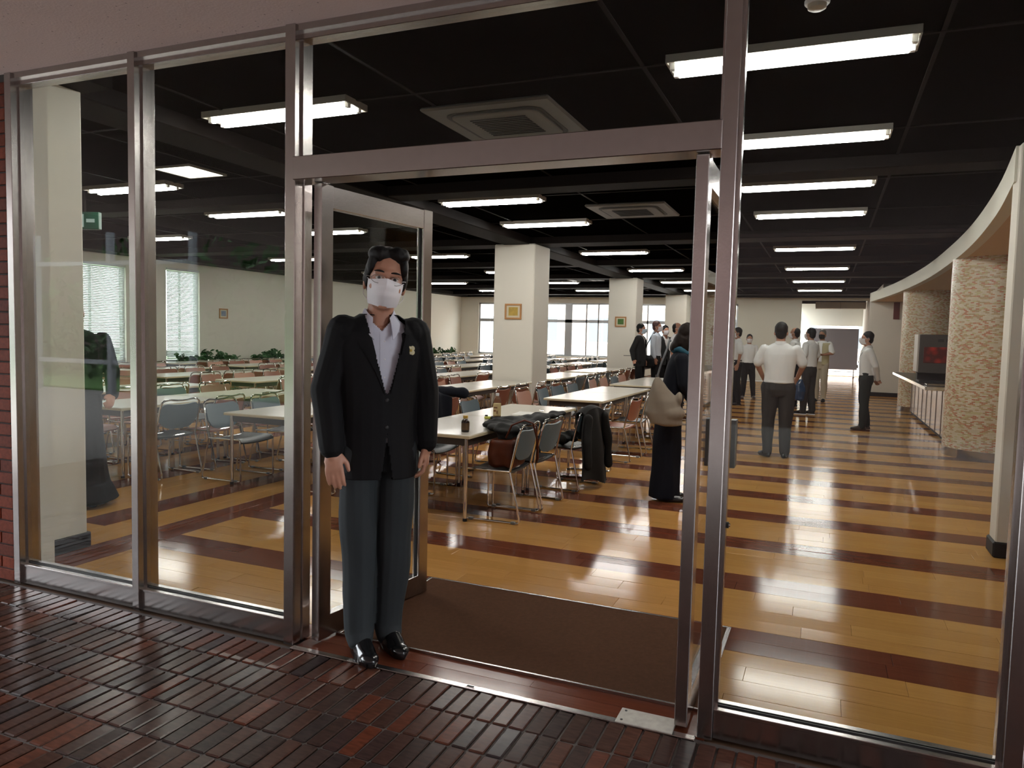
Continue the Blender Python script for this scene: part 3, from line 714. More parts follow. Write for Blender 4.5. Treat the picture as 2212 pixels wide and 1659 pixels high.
def backwin(n, x0, x1, z0, z1, muls, label):
    w = thing('window_%d' % n, label, 'window', ((x0+x1)/2, 26.85, 0), kind='structure'); c = (x0+x1)/2; h = (x1-x0)/2
    fr = MB().box((-h,-.05,z0), (-h+.06,.05,z1)).box((h-.06,-.05,z0), (h,.05,z1)).box((-h,-.05,z0), (h,.05,z0+.06)).box((-h,-.05,z1-.06), (h,.05,z1))
    obj('frame', fr, ALU, w)
    obj('transom', B((-h+.05,-.045,1.885), (h-.05,.045,1.995)), ALU, w)
    for m_, wd in muls: obj('mullion', B((m_-c-wd/2,-.045,z0), (m_-c+wd/2,.045,z1)), ALU, w)
    xs = [x0]+[q[0] for q in muls]+[x1]
    for a, b in zip(xs, xs[1:]):
        for c0, c1 in ((z0+.05,1.885), (1.995,z1-.05)): obj('pane', B((a-c+.03,-.005,c0), (b-c-.03,.005,c1)), GLASS, w)
    obj('ledge', B((-h-.1,-.22,z0-.06), (h+.1,-.04,z0), .006), WALLW, w)
backwin(8, *BW[0], [(-11.25,.05), (-10.15,.09), (-9.0,.28), (-8.3,.05), (-7.84,.05)], 'long bright window in the back wall behind the first column')
backwin(9, *BW[1], [(-6.0,.05)], 'bright window in the back wall behind the second column')
backwin(10, *BW[2], [], 'narrow bright window in the back wall')
# building beyond the back windows
nb = thing('building', 'sunlit pale brick building seen through the back windows', 'building', (-8, 40, 0), kind='structure')
def pale_brick():
    m, n, l, p = mk('pale_pink_brick')
    tc = n.new('ShaderNodeTexCoord'); mp = n.new('ShaderNodeMapping'); mp.inputs['Rotation'].default_value = (PI/2,0,0); l.new(tc.outputs['Object'], mp.inputs[0])
    b = n.new('ShaderNodeTexBrick'); b.inputs['Scale'].default_value = 3; b.inputs['Color1'].default_value = (.70,.50,.40,1); b.inputs['Color2'].default_value = (.62,.42,.33,1); b.inputs['Mortar'].default_value = (.72,.64,.58,1)
    l.new(mp.outputs[0], b.inputs['Vector']); l.new(b.outputs[0], p.inputs['Base Color']); return m
obj('facade', B((-16,0,0), (20,1,9)), pale_brick(), nb)
obj('string_course', MB().box((-16,-.12,.25), (20,0,.45)).box((-16,-.15,2.95), (20,0,3.2)), mat('pale_stone', (.72,.68,.64), .8), nb)
for k in range(9):
    x = -14.5+3.4*k
    f = obj('window', MB().box((x,-.06,1.0), (x+1.7,.02,2.5)), WHITEM, nb)
    for a in (0, 1): obj('pane', B((x+.08+.82*a,-.075,1.08), (x+.08+.82*a+.72,-.05,2.42)), mat('dark_pane', (.14,.16,.18), .1), f)
# ================================================================== PLANTERS AND PLANTS
LEAF = pieces('dark_green_leaf', [(.020,.075,.020), (.035,.11,.028), (.015,.05,.018)], .4, None, .02, 40, .5, .2)
pr2 = random.Random(11)
def plant(x, y, w, label, rz=PI/2):
    t = thing('potted_plant', label, 'plant', (x, y, 0), rz)
    obj('planter', MB().box((-w/2,-.13,0), (w/2,.13,.55), .012), WALLG, t)
    obj('soil', B((-w/2+.02,-.11,.545), (w/2-.02,.11,.56)), mat('soil', (.03,.02,.015), .95), t)
    lf = MB()
    for k in range(int(330*w)):
        c = Vector((pr2.uniform(-w/2,w/2), max(-.2, min(.2, pr2.gauss(0,.09))), .0)); hgt = .14+.16*max(0, math.sin((c.x+w)*6))
        c.z = .55+pr2.uniform(.0, hgt)+.02
        e = Euler((pr2.uniform(-.9,.9),pr2.uniform(-.9,.9),pr2.uniform(0,6.3))).to_matrix(); s = pr2.uniform(.045,.090)
        lf.add([c+e @ (Vector(q)*s) for q in ((-1,0,0),(-.3,-.55,.18),(.6,-.38,.1),(1,0,-.1),(.6,.38,.1),(-.3,.55,.18),(0,0,0))], [(0,1,6),(1,2,6),(2,3,6),(3,4,6),(4,5,6),(5,0,6)])
        if k % 3 == 0: lf.tube([(c.x*.9,c.y*.5,.55), c], .004, 4)
    o = obj('foliage', lf, LEAF, t); o['kind'] = 'stuff'
plant(-13.08, 12.7, .85, 'leafy green plant in a planter below the narrow blind'); plant(-13.08, 13.6, .55, 'small leafy plant in a planter below the wall picture')
plant(-13.08, 15.3, 1.35, 'wide leafy plant in a planter along the bare left wall'); plant(-13.08, 23.6, .8, 'leafy plant in a planter near the back corner of the left wall'); plant(-13.08, 24.9, .8, 'leafy plant in a planter beside the back windows')
# ================================================================== SERVING COUNTER
sc = thing('serving_counter', 'steel serving counter between the two tiled columns', 'counter', (0,0,0))
obj('front_panel', MB().box((1.60,11.50,.06), (1.66,16.9,.775)), mat('pale_steel_panel', (.60,.55,.56), .22, 1, var=.1, vscale=4), sc)
for k in range(9): obj('panel_seam', B((1.592,11.9+.6*k,.06), (1.602,11.925+.6*k,.775)), STEEL, sc)
obj('plinth', B((1.63,11.5,0), (1.70,16.9,.06)), RUBBER, sc)
obj('worktop', B((1.28,11.55,.775), (2.6,16.93,.815), .006), STEELD, sc)
obj('worktop_lip', MB().box((1.262,11.54,.770), (1.285,16.94,.820), .003).box((1.28,11.53,.770), (2.0,11.56,.820), .003), CHROME, sc)
def tomato_print():
    m, n, l, p = mk('tomato_photo_print')
    tc = n.new('ShaderNodeTexCoord'); v = n.new('ShaderNodeTexVoronoi'); v.inputs['Scale'].default_value = 11; l.new(tc.outputs['Object'], v.inputs['Vector'])
    rp = n.new('ShaderNodeValToRGB'); e = rp.color_ramp.elements; e[0].color = (.62,.03,.02,1); e[1].position = .75; e[1].color = (.10,.008,.006,1)
    l.new(v.outputs['Distance'], rp.inputs[0])
    sx = n.new('ShaderNodeSeparateXYZ'); l.new(tc.outputs['Object'], sx.inputs[0])
    ad = n.new('ShaderNodeMath'); ad.operation = 'ADD'; l.new(sx.outputs[0], ad.inputs[0])
    mz = n.new('ShaderNodeMath'); mz.operation = 'MULTIPLY'; mz.inputs[1].default_value = -.55; l.new(sx.outputs[2], mz.inputs[0]); l.new(mz.outputs[0], ad.inputs[1])
    g = n.new('ShaderNodeMath'); g.operation = 'GREATER_THAN'; g.inputs[1].default_value = .11; l.new(ad.outputs[0], g.inputs[0])
    mx = n.new('ShaderNodeMixRGB'); l.new(g.outputs[0], mx.inputs[0]); l.new(rp.outputs[0], mx.inputs[1]); mx.inputs[2].default_value = (.55,.66,.68,1)
    l.new(mx.outputs[0], p.inputs['Base Color']); p.inputs['Roughness'].default_value = .3; return m
mc = thing('dispensing_machine', 'dark grey dispensing machine with a red tomato picture on the counter', 'machine', (1.56, 13.1, .815))
obj('cabinet', B((-.26,-.25,.14), (.26,.25,.73), .012), mat('dark_grey_casing', (.055,.047,.042), .45), mc)
obj('picture_panel', B((-.20,-.262,.30), (.12,-.249,.54), .003), tomato_print(), mc)
obj('hinge_edge', B((-.285,-.24,.16), (-.258,.24,.73), .004), mat('pale_plastic', (.50,.46,.42), .4), mc)
obj('drip_base', MB().box((-.24,-.24,0), (.24,.24,.03), .004).box((-.24,.05,.03), (.24,.24,.15)), RUBBER, mc)
obj('vent', MB().box((-.02,-.256,.62), (.06,-.249,.66)).box((.09,-.256,.62), (.17,-.249,.66)), RUBBER, mc)
tr_ = thing('serving_tray', 'shallow dark tray on the counter by the near tiled column', 'tray', (1.52, 12.0, .815))
obj('base', B((-.20,-.14,0), (.20,.14,.008), .002), STEELD, tr_); obj('rim', MB().box((-.20,-.14,.004), (-.19,.14,.025)).box((.19,-.14,.004), (.20,.14,.025)).box((-.2,-.14,.004), (.2,-.13,.025)).box((-.2,.13,.004), (.2,.14,.025)), CHROME, tr_)
# ================================================================== THINGS ON AND AROUND THE NEAR TABLE
bt = thing('small_bottle', 'small dark brown bottle with a yellow cap on the table', 'bottle', (-2.50, 5.06, TH))
obj('glass_body', MB().lathe([(.028,0),(.031,.004),(.031,.075),(.028,.088),(.019,.097),(.0165,.100)], 24), mat('brown_bottle_glass', (.018,.008,.005), .08), bt, True)
obj('label', MB().lathe([(.0315,.018),(.0315,.070)], 24), mat('dark_gold_label', (.10,.055,.02), .4), bt, True)
obj('neck', MB().lathe([(.017,.098),(.016,.106)], 20), mat('clear_plastic_neck', (.55,.52,.45), .2), bt, True)
obj('cap', MB().lathe([(.0175,.105),(.0185,.108),(.0185,.124),(.016,.127)], 20), mat('yellow_cap', (.52,.33,.05), .4), bt, True)
pb_ = thing('drink_bottle', 'clear plastic drink bottle with a cream label and white cap on the table', 'bottle', (-2.62, 5.92, TH))
CLEAR = glass('clear_plastic', .05, (.90,.87,.80))
obj('body', MB().lathe([(.030,0),(.034,.006),(.034,.16),(.030,.18),(.016,.205),(.013,.212)], 24), CLEAR, pb_, True)
obj('drink', MB().lathe([(.030,.003),(.0325,.008),(.0325,.045)], 24), mat('amber_drink', (.25,.15,.06), .1), pb_, True)
lbp = obj('label', MB().lathe([(.0345,.040),(.0345,.145)], 24), mat('cream_label', (.62,.48,.24), .5), pb_, True)
obj('label_print', MB().box((-.016,-.0355,.105), (.016,-.033,.116)).box((-.018,-.0355,.075), (.004,-.033,.090)).box((.010,-.0355,.058), (.019,-.033,.085)), mat('brown_print', (.20,.08,.03), .6), lbp)
obj('cap', MB().lathe([(.014,.210),(.0155,.212),(.0155,.232),(.013,.235)], 20), WHITEM, pb_, True)
gs = thing('yellow_package', 'small lime-yellow snack packet beside the drink bottle', 'packet', (-2.72, 5.95, TH))
obj('packet', B((-.03,-.02,0), (.035,.03,.022), .006), mat('lime_yellow', (.60,.62,.10), .5), gs); obj('dark_lid', B((-.032,.0,.02), (-.008,.02,.034), .004), RUBBER, gs)
PAPER = mat('white_paper', (.80,.78,.72), .6)
tag(obj('paper_sheet', B((-.105,-.15,0), (.105,.15,.0015)), PAPER, loc=(-2.60,6.55,TH+.0005), rot=(0,0,.1)), 'white paper sheet lying flat behind the black jacket', 'paper')
# ================================================================== PEOPLE
SKIN = mat('skin', (.44,.22,.145), .5, var=.12, vscale=30)
SKIN2 = mat('tanned_skin', (.33,.155,.095), .5, var=.12, vscale=30)
HAIRB = mat('black_hair', (.006,.0055,.0055), .55, spec=.25, bump=.5, bscale=400)
HAIRBR = mat('dark_brown_hair', (.012,.007,.005), .6, spec=.2, bump=.5, bscale=400)
HAIRG = mat('grey_hair', (.10,.095,.09), .5, bump=.5, bscale=400)
MASKW = mat('white_mask_fabric', (.74,.72,.74), .8); MASKB = mat('pale_blue_mask_fabric', (.48,.58,.66), .8); MASKK = mat('black_mask_fabric', (.012,.012,.013), .8)
SUIT = mat('black_suit_wool', (.0062,.0062,.0072), .8, spec=.2, bump=.15, bscale=900)
CHAR = mat('charcoal_suit_wool', (.020,.020,.021), .8, spec=.2)
SHIRTW = mat('white_shirt_cotton', (.74,.73,.72), .8); SHIRTL = mat('pale_lavender_shirt', (.58,.59,.68), .8)
SLATE = mat('slate_trousers', (.024,.029,.032), .8, spec=.25, bump=.15, bscale=700); GREYT = mat('dark_grey_trousers', (.032,.030,.029), .85, spec=.2); BLACKT = mat('black_trousers', (.010,.010,.011), .85, spec=.2)
BEIGE = mat('beige_trousers', (.42,.36,.27), .85); VEST = mat('khaki_vest', (.45,.40,.24), .85); NAVY = mat('navy_dress_cloth', (.0065,.0075,.013), .85, spec=.2)
SHOE = mat('black_polished_leather', (.008,.008,.009), .18); SHOEB = mat('brown_leather', (.035,.018,.012), .35)
DARKDOT = mat('dark_iris', (.01,.006,.005), .15); EYEW = mat('eye_white', (.62,.58,.55), .3)
def hand(m, wr, d, n, t, s=1.0, curl=.5, spread=1.0):
    """wrist, finger direction, palm normal (towards which fingers curl), thumb side"""
    wr, d, n, t = [Vector(q) for q in (wr, d, n, t)]; d.normalize(); t = (t-d*t.dot(d)).normalized(); n = d.cross(t)*(1 if d.cross(t).dot(n) > 0 else -1)
    R = Matrix((t, n, d)).transposed()
    m.ell(wr+d*.048*s, (.040*s,.0155*s,.054*s), 14, 8, R); m.ell(wr+d*.075*s, (.040*s,.014*s,.022*s), 14, 8, R)
    m.cap(wr-d*.03*s, wr+d*.025*s, .027*s, .026*s)
    for off, ln in ((.031,.070), (.0105,.079), (-.0105,.073), (-.031,.057)):
        b = wr+d*(.088-.10*abs(off))*s+t*off*s*spread; a1 = curl*.55; a2 = curl*1.25; a3 = curl*1.7
        p1 = b+(d*math.cos(a1)+n*math.sin(a1)+t*off*1.2)*ln*.46*s
        p2 = p1+(d*math.cos(a2)+n*math.sin(a2))*ln*.33*s; p3 = p2+(d*math.cos(a3)+n*math.sin(a3))*ln*.22*s
        m.chain([b-d*.012*s, p1, p2, p3], [.0098*s,.0092*s,.0082*s,.0072*s], 10)
    b = wr+d*.028*s+t*.030*s+n*.006*s; p1 = b+(d*.75+t*.50+n*.25).normalized()*.042*s; p2 = p1+(d*.95+t*.08+n*.25).normalized()*.032*s
    m.chain([wr+d*.012*s+t*.014*s, b, p1, p2], [.018*s,.0145*s,.0115*s,.0095*s], 10)
def shoes(mb, ank, yawf, s, sole=None):
    """a shoe below the ankle pointing along -Y turned by yawf"""
    R = Matrix.Rotation(yawf, 4, 'Z'); T = Matrix.Translation((ank[0], ank[1], 0)) @ R
    k = len(mb.v); mb.loft([[(math.cos(2*PI*j/14)*w*s, (yc+math.sin(2*PI*j/14)*l)*s, z*s) for j in range(14)] for z, w, l, yc in ((.004,.044,.135,-.062),(.018,.046,.140,-.062),(.036,.045,.138,-.062),(.058,.040,.112,-.045),(.080,.036,.070,-.010),(.105,.038,.052,.012),(.125,.037,.050,.016))])
    mb.ell(Vector((0,-.150,.030))*s, (.040*s,.050*s,.030*s)); mb.xf(T, k)
def person(name, label, loc, rz, H, look, pose=None, vox=.010):
    P = dict(lean=0, head=(0,0,0), fat=1.0, armL=None, armR=None, legs=None, hcurl=.45, footyaw=(.12,-.12)); P.update(pose or {})
    K = dict(skin=SKIN, hair=HAIRB, mask=MASKW, top='shirt', topm=SHIRTW, sleeve='short', legm=GREYT, shoem=SHOE, hairtype='short', dress=None, glasses=None); K.update(look)
    t = thing(name, label, 'person', (loc[0], loc[1], 0), rz); s = H/1.74; ft = P['fat']
    LZ = Matrix.Translation((0,0,.93*s)) @ Matrix.Rotation(P['lean'], 4, 'X') @ Matrix.Translation((0,0,-.93*s))   # bend forward about the hips (towards -Y)
    U = lambda p: LZ @ (Vector(p)*s)
    A = {}
    for sd, key in ((1,'armL'), (-1,'armR')):
        a = P[key] or ((.225*sd,.015,1.165), (.235*sd,-.03,.925))
        A[sd] = [U((P.get('shw',.172)*sd*max(1,ft*.97),.01,1.400)), U(a[0]), U(a[1])]
    legs = P['legs'] or [[(.088,0,.90),(.090,-.012,.50),(.088,.02,.09)], [(-.088,0,.90),(-.090,-.012,.50),(-.088,.02,.09)]]
    legs = [[Vector(q)*s for q in l] for l in legs]
    hc = U((P.get('hx',0),-.012,1.618)); hr = Euler(P['head']).to_matrix().to_4x4()
    HM = Matrix.Translation(hc) @ Matrix.Rotation(P['lean']*.5, 4, 'X') @ hr @ Matrix.Scale(s*P.get('hscale',1), 4)
    # ---- body (one continuous surface)
    b = MB(); k = 0
    def hp(*q): return HM @ Vector(q)
    for c, r in (((0,.012,.025),(.075,.094,.098)), ((0,-.022,-.028),(.066,.068,.090)), ((0,-.034,-.078),(.049,.054,.042)), ((0,-.070,.028),(.054,.020,.016)), ((0,-.076,-.100),(.022,.018,.017)), ((0,-.087,-.064),(.024,.010,.009)),
                 ((.040,-.060,-.030),(.024,.026,.024)), ((-.040,-.060,-.030),(.024,.026,.024)), ((.078,.012,-.018),(.010,.020,.032)), ((-.078,.012,-.018),(.010,.020,.032))):
        k = len(b.v); b.ell((0,0,0), r); b.xf(HM @ Matrix.Translation(c), k)
    b.cap(hp(0,-.084,.008), hp(0,-.104,-.034), .009*s, .0155*s)
    b.cap(U((0,.02,1.44)), hp(0,.008,-.07), .058*s, .055*s)
    b.loft([[LZ @ (Vector((math.cos(2*PI*j/18)*rx*ft, math.sin(2*PI*j/18)*ry*ft, z))*s) for j in range(18)] for z, rx, ry in ((.86,.12,.08),(1.0,.11,.075),(1.2,.12,.078),(1.34,.125,.070),(1.42,.08,.055))])
    for sd in (1, -1):
        sh, el, wr = A[sd]; b.chain([sh, el, wr], [.050*s,.040*s,.027*s])
        d = (wr-el).normalized(); hd = P.get('hand%s' % ('L' if sd == 1 else 'R'))
        if hd: hand(b, wr, hd[0], hd[1], hd[2], s, hd[3] if len(hd) > 3 else P['hcurl'])
        else: hand(b, wr, d*.9+Vector((0,-.12,0)), Vector((-sd,.25,0)), Vector((-.25*sd,-1,0)), s, P['hcurl'])
    for l in legs: b.chain(l, [.075*s,.052*s,.038*s])
    organic('body', b, vox, K['skin'], t, 3)
    bv = None
    # ---- upper garment
    def torso(g, grow, z0, top=1.46):
        R = [(z0,.164,.120), (.92,.165,.118), (1.0,.158,.113), (1.10,.158,.113), (1.22,.170,.117), (1.33,.184,.116), (1.40,.178,.100), (1.445,.120,.078), (1.475,.072,.064)]
        R = [q for q in R if q[0] >= z0 and q[0] <= top+.02]
        if R[0][0] > z0: R = [(z0, R[0][1]*1.01, R[0][2]*1.01)]+R
        g.loft([[LZ @ (Vector((math.cos(2*PI*j/24)*(rx*ft+grow), math.sin(2*PI*j/24)*(ry*ft+grow)+.006, z))*s) for j in range(24)] for z, rx, ry in R])
        for sd in (1, -1): g.ell(A[sd][0]-LZ.to_3x3() @ Vector((sd*.02*s,0,.004*s)), ((.056+grow)*s,(.066+grow)*s,(.052+grow)*s))
    def sleeves(g, grow, long):
        for sd in (1, -1):
            sh, el, wr = A[sd]
            if long: g.chain([sh, el, wr.lerp(el,.06)], [(.060+grow)*s,(.055+grow)*s,(.044+grow)*s])
            else: g.chain([sh, sh.lerp(el,.86)], [(.062+grow)*s,(.066+grow)*s])
    # ---- legs
    if not K['dress']:
        sq = .86 if K['top'] == 'suit' else 1.0; g = MB(); r0, r1, r2 = .100*ft*s*(.92 if K['top'] == 'suit' else 1), .078*ft**.5*s, .064*s
        g.loft([[Vector((math.cos(2*PI*j/18)*rx*ft, math.sin(2*PI*j/18)*ry*ft+yc, z))*s for j in range(18)] for z, rx, ry, yc in ((.80,.140*sq,.098*sq,.01),(.88,.166*sq,.118*sq,.012),(.96,.160*sq,.112*sq,.004),(1.02,.155*sq,.106*sq,0))])
        for l in legs:
            g.chain(l, [r0, r1, r2]); mid = l[1].lerp(l[2], .55)+Vector((0,.012*s,0)); g.cap(l[1], mid, r1, .071*s); g.cap(mid, l[2], .071*s, .066*s); g.cap(l[2], l[2]+Vector((0,-.02*s,-.028*s)), .066*s, .060*s)
        tr = organic('trousers', g, vox*1.1, K['legm'], t, 3, disp=.012*s, dscale=7/s)
        if K.get('belt'): obj('belt', MB().loft([[Vector((math.cos(2*PI*j/24)*.163*ft, math.sin(2*PI*j/24)*.114*ft, z))*s for j in range(24)] for z in (.985,1.018)], cap=False), RUBBER, t, True, solid=.004)
    if K['dress']:
        g = MB(); dr = K.get('skirt', [(.03,.165,.150,.02),(.30,.158,.140,.02),(.60,.155,.135,.015),(.85,.165,.130,.01),(1.0,.150,.115,0)])
        g.loft([[Vector((math.cos(2*PI*j/28)*(rx+.008*math.cos(9*2*PI*j/28)*(1-z)), math.sin(2*PI*j/28)*(ry+.008*math.cos(7*2*PI*j/28+1)*(1-z))+yc, z))*s for j in range(28)] for z, rx, ry, yc in dr])
        torso(g, .004, .95); sleeves(g, .006, True)
        organic('dress', g, vox, K['dress'], t, 3, disp=.010*s, dscale=7/s)
    sm = MB(); so = MB()
    for i, l in enumerate(legs):
        shoes(sm, l[2], P['footyaw'][i], s)
    organic('shoes', sm, min(vox, .008), K['shoem'], t, 2)
    if K.get('sole'):
        for i, l in enumerate(legs):
            R = Matrix.Translation((l[2].x, l[2].y, 0)) @ Matrix.Rotation(P['footyaw'][i], 4, 'Z')
            so.loft([[R @ (Vector((math.cos(2*PI*j/18)*.045, -.062+math.sin(2*PI*j/18)*.141, z))*s) for j in range(18)] for z in (0,.015)])
        obj('sole', so, K['sole'], t)
    tp = K['top']; gar = None
    if tp in ('shirt', 'suit'):
        g = MB(); torso(g, 0 if tp == 'shirt' else -.012, .965); sleeves(g, .002, True) if (K['sleeve'] == 'long' or tp == 'suit') else sleeves(g, 0, False)
        if tp == 'suit':
            g = MB(); torso(g, -.014, .93); 
        vn = lambda c: (lambda q: q.y < -.01 and q.z > 1.405+abs(q.x)*1.0 and abs(q.x) < .075)((LZ.inverted() @ c)/s)
        gar = organic('shirt', g, vox, K['topm'], t, 3, post=vn if tp == 'suit' else None, solid=.002 if tp == 'suit' else 0, disp=.010*s if tp == 'shirt' else 0, dscale=9/s)
        # collar
        c = MB(); 
        def col(u, v):
            gp = .62-.22*v; a = -PI/2+gp+(2*PI-2*gp)*u; fr = max(0, -math.sin(a)); r = .062+.020*v+.022*fr*v; z = 1.500-.046*v-.052*fr**1.5-.050*v*fr**3
            return LZ @ (Vector((math.cos(a)*r, math.sin(a)*r*1.0+.012-.020*fr*(1+.9*v), z))*s)
        obj('collar', c.grid(col, 28, 3), K['topm'], t, True, solid=.004)
    if tp == 'suit':
        g = MB(); torso(g, .016, P.get('hem', .775)); sleeves(g, .010, True)
        zb = 1.14
        def cut(c):
            q = LZ.inverted() @ c; q = q/s; dx = q.x-P.get('vx', 0)
            if q.y > -.035 or abs(q.x) > .16: return False
            if q.z > zb: return abs(dx) < .005+.078*((q.z-zb)/.30)**.9
            if q.z < .98: return abs(dx+.0) < .16*(.98-q.z)**1.15
            return False
        gar2 = organic('jacket', g, vox*.8, K['jacketm'], t, 4, post=cut, solid=.004, disp=.007*s, dscale=6/s)
        if P.get('lapels'):
            iv = LZ.inverted(); bv = bvh_of(gar2)
            for sd in (1, -1):
                q = lambda x, z: Vector(((P.get('vx',0)+sd*x)*s, z*s))
                lp1 = drape(bv, [q(.012,1.14), q(.055,1.24), q(.125,1.36), q(.072,1.40)], 6, 8, .005)
                lapel = obj('lapel', lp1, K['jacketm'], t, True, solid=.005)
    if tp == 'vest':
        g = MB(); torso(g, 0, .965); sleeves(g, 0, False); organic('shirt', g, vox, K['topm'], t, 3)
        g = MB(); torso(g, .016, .90)
        organic('vest', g, vox, VEST, t, 3, post=lambda c: (c.y < 0 and abs(c.x) < .045*s) or c.z > 1.42*s, solid=.004)
    # ---- hair
    h = MB()
    def he(c, r):
        k = len(h.v); h.ell((0,0,0), r); h.xf(HM @ Matrix.Translation(c), k)
    ht = K['hairtype']
    if ht == 'short':
        he((0,.022,.042),(.082,.097,.092)); he((0,.050,-.02),(.070,.058,.075)); he((.066,.012,.012),(.016,.034,.040)); he((-.066,.012,.012),(.016,.034,.040))
    elif ht == 'parted':
        he((0,.030,.048),(.086,.096,.094)); he((0,.050,-.02),(.074,.058,.080)); he((.072,.008,.014),(.018,.040,.052)); he((-.072,.008,.014),(.018,.040,.052)); he((.034,-.018,.108),(.050,.056,.034)); he((-.036,-.014,.100),(.050,.056,.036)); he((.064,-.032,.062),(.018,.03,.042)); he((-.066,-.030,.058),(.018,.03,.042))
    elif ht == 'receding':
        he((0,.046,.030),(.081,.076,.088)); he((0,.055,-.03),(.070,.055,.070)); he((.068,.02,0),(.014,.034,.040)); he((-.068,.02,0),(.014,.034,.040))
    elif ht == 'bob':
        he((0,.018,.040),(.092,.108,.100)); he((0,.045,-.06),(.088,.075,.105)); he((.074,-.02,-.04),(.026,.06,.105)); he((-.074,-.02,-.04),(.026,.06,.105)); he((0,-.062,.068),(.070,.036,.040)); he((0,.07,-.13),(.078,.05,.07))
    organic('hair', h, min(vox*.8,.008), K['hair'], t, 3, disp=.004*s, dscale=40)
    # ---- mask
    if K['mask']:
        def mk_(u, v):
            a = (u*2-1); zz = .004-.108*v; 
            wd = .071-.013*v**2; yy = -.115+.070*abs(a)**2.4-.016*math.sin(PI*min(1,v*1.05))*(1-abs(a))+(.030*v**3)
            nose = -.012*max(0,1-abs(a)*3.2)*max(0,1-v*1.8)
            pl = .0018*math.sin(v*PI*6)*(1-a*a)
            return HM @ Vector((a*wd, yy+nose+pl, zz*1.08+.002-.012*abs(a)*(1-v)+.010*abs(a)*v))
        mo = obj('face_mask', MB().grid(mk_, 20, 18), K['mask'], t, True, solid=.0025)
        e = MB()
        for sd in (1, -1):
            for z0, z1 in ((-.006,.012), (-.085,-.045)):
                e.tube([hp(sd*.064,-.042,z0), hp(sd*.080,-.015,(z0+z1)/2), hp(sd*.082,.018,z1)], .0016*s, 5)
        obj('ear_loop', e, K['mask'], mo)
    if P.get('face'):
        for sd in (1, -1):
            e = MB(); k = 0; e.ell((0,0,0), (.0135,.010,.0078), 16, 10); e.xf(HM @ Matrix.Translation((sd*.031,-.0855,.006)), 0); eo = obj('eye', e, EYEW, t, True)
            i2 = MB(); i2.ell((0,0,0), (.0062,.004,.0068), 14, 8); i2.xf(HM @ Matrix.Translation((sd*.031,-.0935,.006)), 0); obj('iris', i2, DARKDOT, eo, True)
            obj('eyelid', MB().tube([hp(sd*(.031+q*.015),-.0945+abs(q)**2*.007,.0155-.0045*q*q) for q in (-1,-.5,0,.5,1)], .0026*s, 6), K['skin'], eo, True)
            obj('eyebrow', MB().tube([hp(sd*(.033+q*.020),-.0935+abs(q)**2*.008,.030+.003*(1-q*q)) for q in (-1,-.5,0,.5,1)], [.0022*s,.0040*s,.0042*s,.0034*s,.0018*s], 6), K['hair'], t, True)
    if K['glasses']:
        g = MB(); L = lambda sd: [hp(sd*(.034+.027*math.cos(a)), -.108+.010*max(0,math.cos(a)*1.0)*1.0, .000+.0165*math.sin(a)) for a in [2*PI*j/20 for j in range(20)]]
        for sd in (1, -1):
            g.tube(L(sd), .0011*s, 6, closed=True); g.tube([hp(sd*.061,-.098,.004), hp(sd*.078,-.05,.008), hp(sd*.083,.02,.002)], .0013*s, 6)
        g.tube([hp(.008,-.108,.003), hp(0,-.111,.005), hp(-.008,-.108,.003)], .0012*s, 6)
        go = obj('glasses', g, K['glasses'], t, True)
        for sd in (1, -1): obj('lens', MB().add(L(sd), [tuple(range(20))]), CLEARG, go)
    if K.get('lanyard'):
        ly = MB(); pts = [U((.06,.05,1.47)), U((.085,-.06,1.42)), U((.06,-.125,1.30)), U((.01,-.135,1.16)), U((-.04,-.13,1.30)), U((-.08,-.06,1.42)), U((-.06,.05,1.47))]
        lo = obj('lanyard', ly.tube(pts, .004*s, 6), BLACKT, t); obj('name_tag', MB().box((-.04*s,-.145*s,1.09*s), (.03*s,-.138*s,1.15*s), .002).xf(LZ), RUBBER, lo)
    t['_h'] = s
    return t, HM, LZ, s
CLEARG = glass('spectacle_lens', .03, (.97,.97,.97))
# ---- the man in the doorway
WIRE = mat('thin_metal_rim', (.25,.22,.20), .3, 1)
man, HM, LZ, ms = person('person', 'man in black suit jacket, grey trousers, glasses and white mask standing in the doorway', (-1.772, 2.735), math.radians(42), 1.735,
    dict(top='suit', topm=SHIRTL, jacketm=SUIT, legm=SLATE, hairtype='parted', glasses=WIRE),
    dict(face=True, lapels=True, head=(math.radians(2), math.radians(8), math.radians(-6)), vx=.020, fat=.93, hem=.775, shw=.155, hx=.022,
         armR=((-.222,.012,1.150), (-.200,-.055,.900)), armL=((.205,.035,1.150), (.212,.0,.905)),
         handR=((.10,-.20,-1), (.35,.9,0), (.85,-.35,0), .30), handL=((.0,-.12,-1), (-.9,.35,0), (-.3,-1,0), .75),
         legs=[[(.085,0,.90),(.078,-.012,.50),(.062,.035,.095)], [(-.085,0,.90),(-.082,-.012,.50),(-.072,-.015,.095)]], footyaw=(.16,.14), hscale=1.05), vox=.0055)
bt2 = MB()
for k in range(5): bt2.ell((.012*ms,0,(1.33-.075*k)*ms), (.0055*ms,.003*ms,.0055*ms), 10, 6)
sh = [c for c in man.children if c.name.startswith('shirt')][0]; jk = [c for c in man.children if c.name.startswith('jacket')][0]
bs, bj = bvh_of(sh), bvh_of(jk)
for k in range(5):
    h_ = bs.ray_cast(Vector((.010*ms,-1,(1.36-.075*k)*ms)), Vector((0,1,0)))
    if h_[0]: obj('shirt_button', MB().ell(h_[0], (.0052,.0028,.0052), 10, 6), MASKW, sh)
obj('placket', drape(bs, [(-.010*ms,1.14*ms), (.026*ms,1.14*ms), (.024*ms,1.40*ms), (-.010*ms,1.40*ms)], 2, 12, .002), SHIRTL, sh, True, solid=.002)
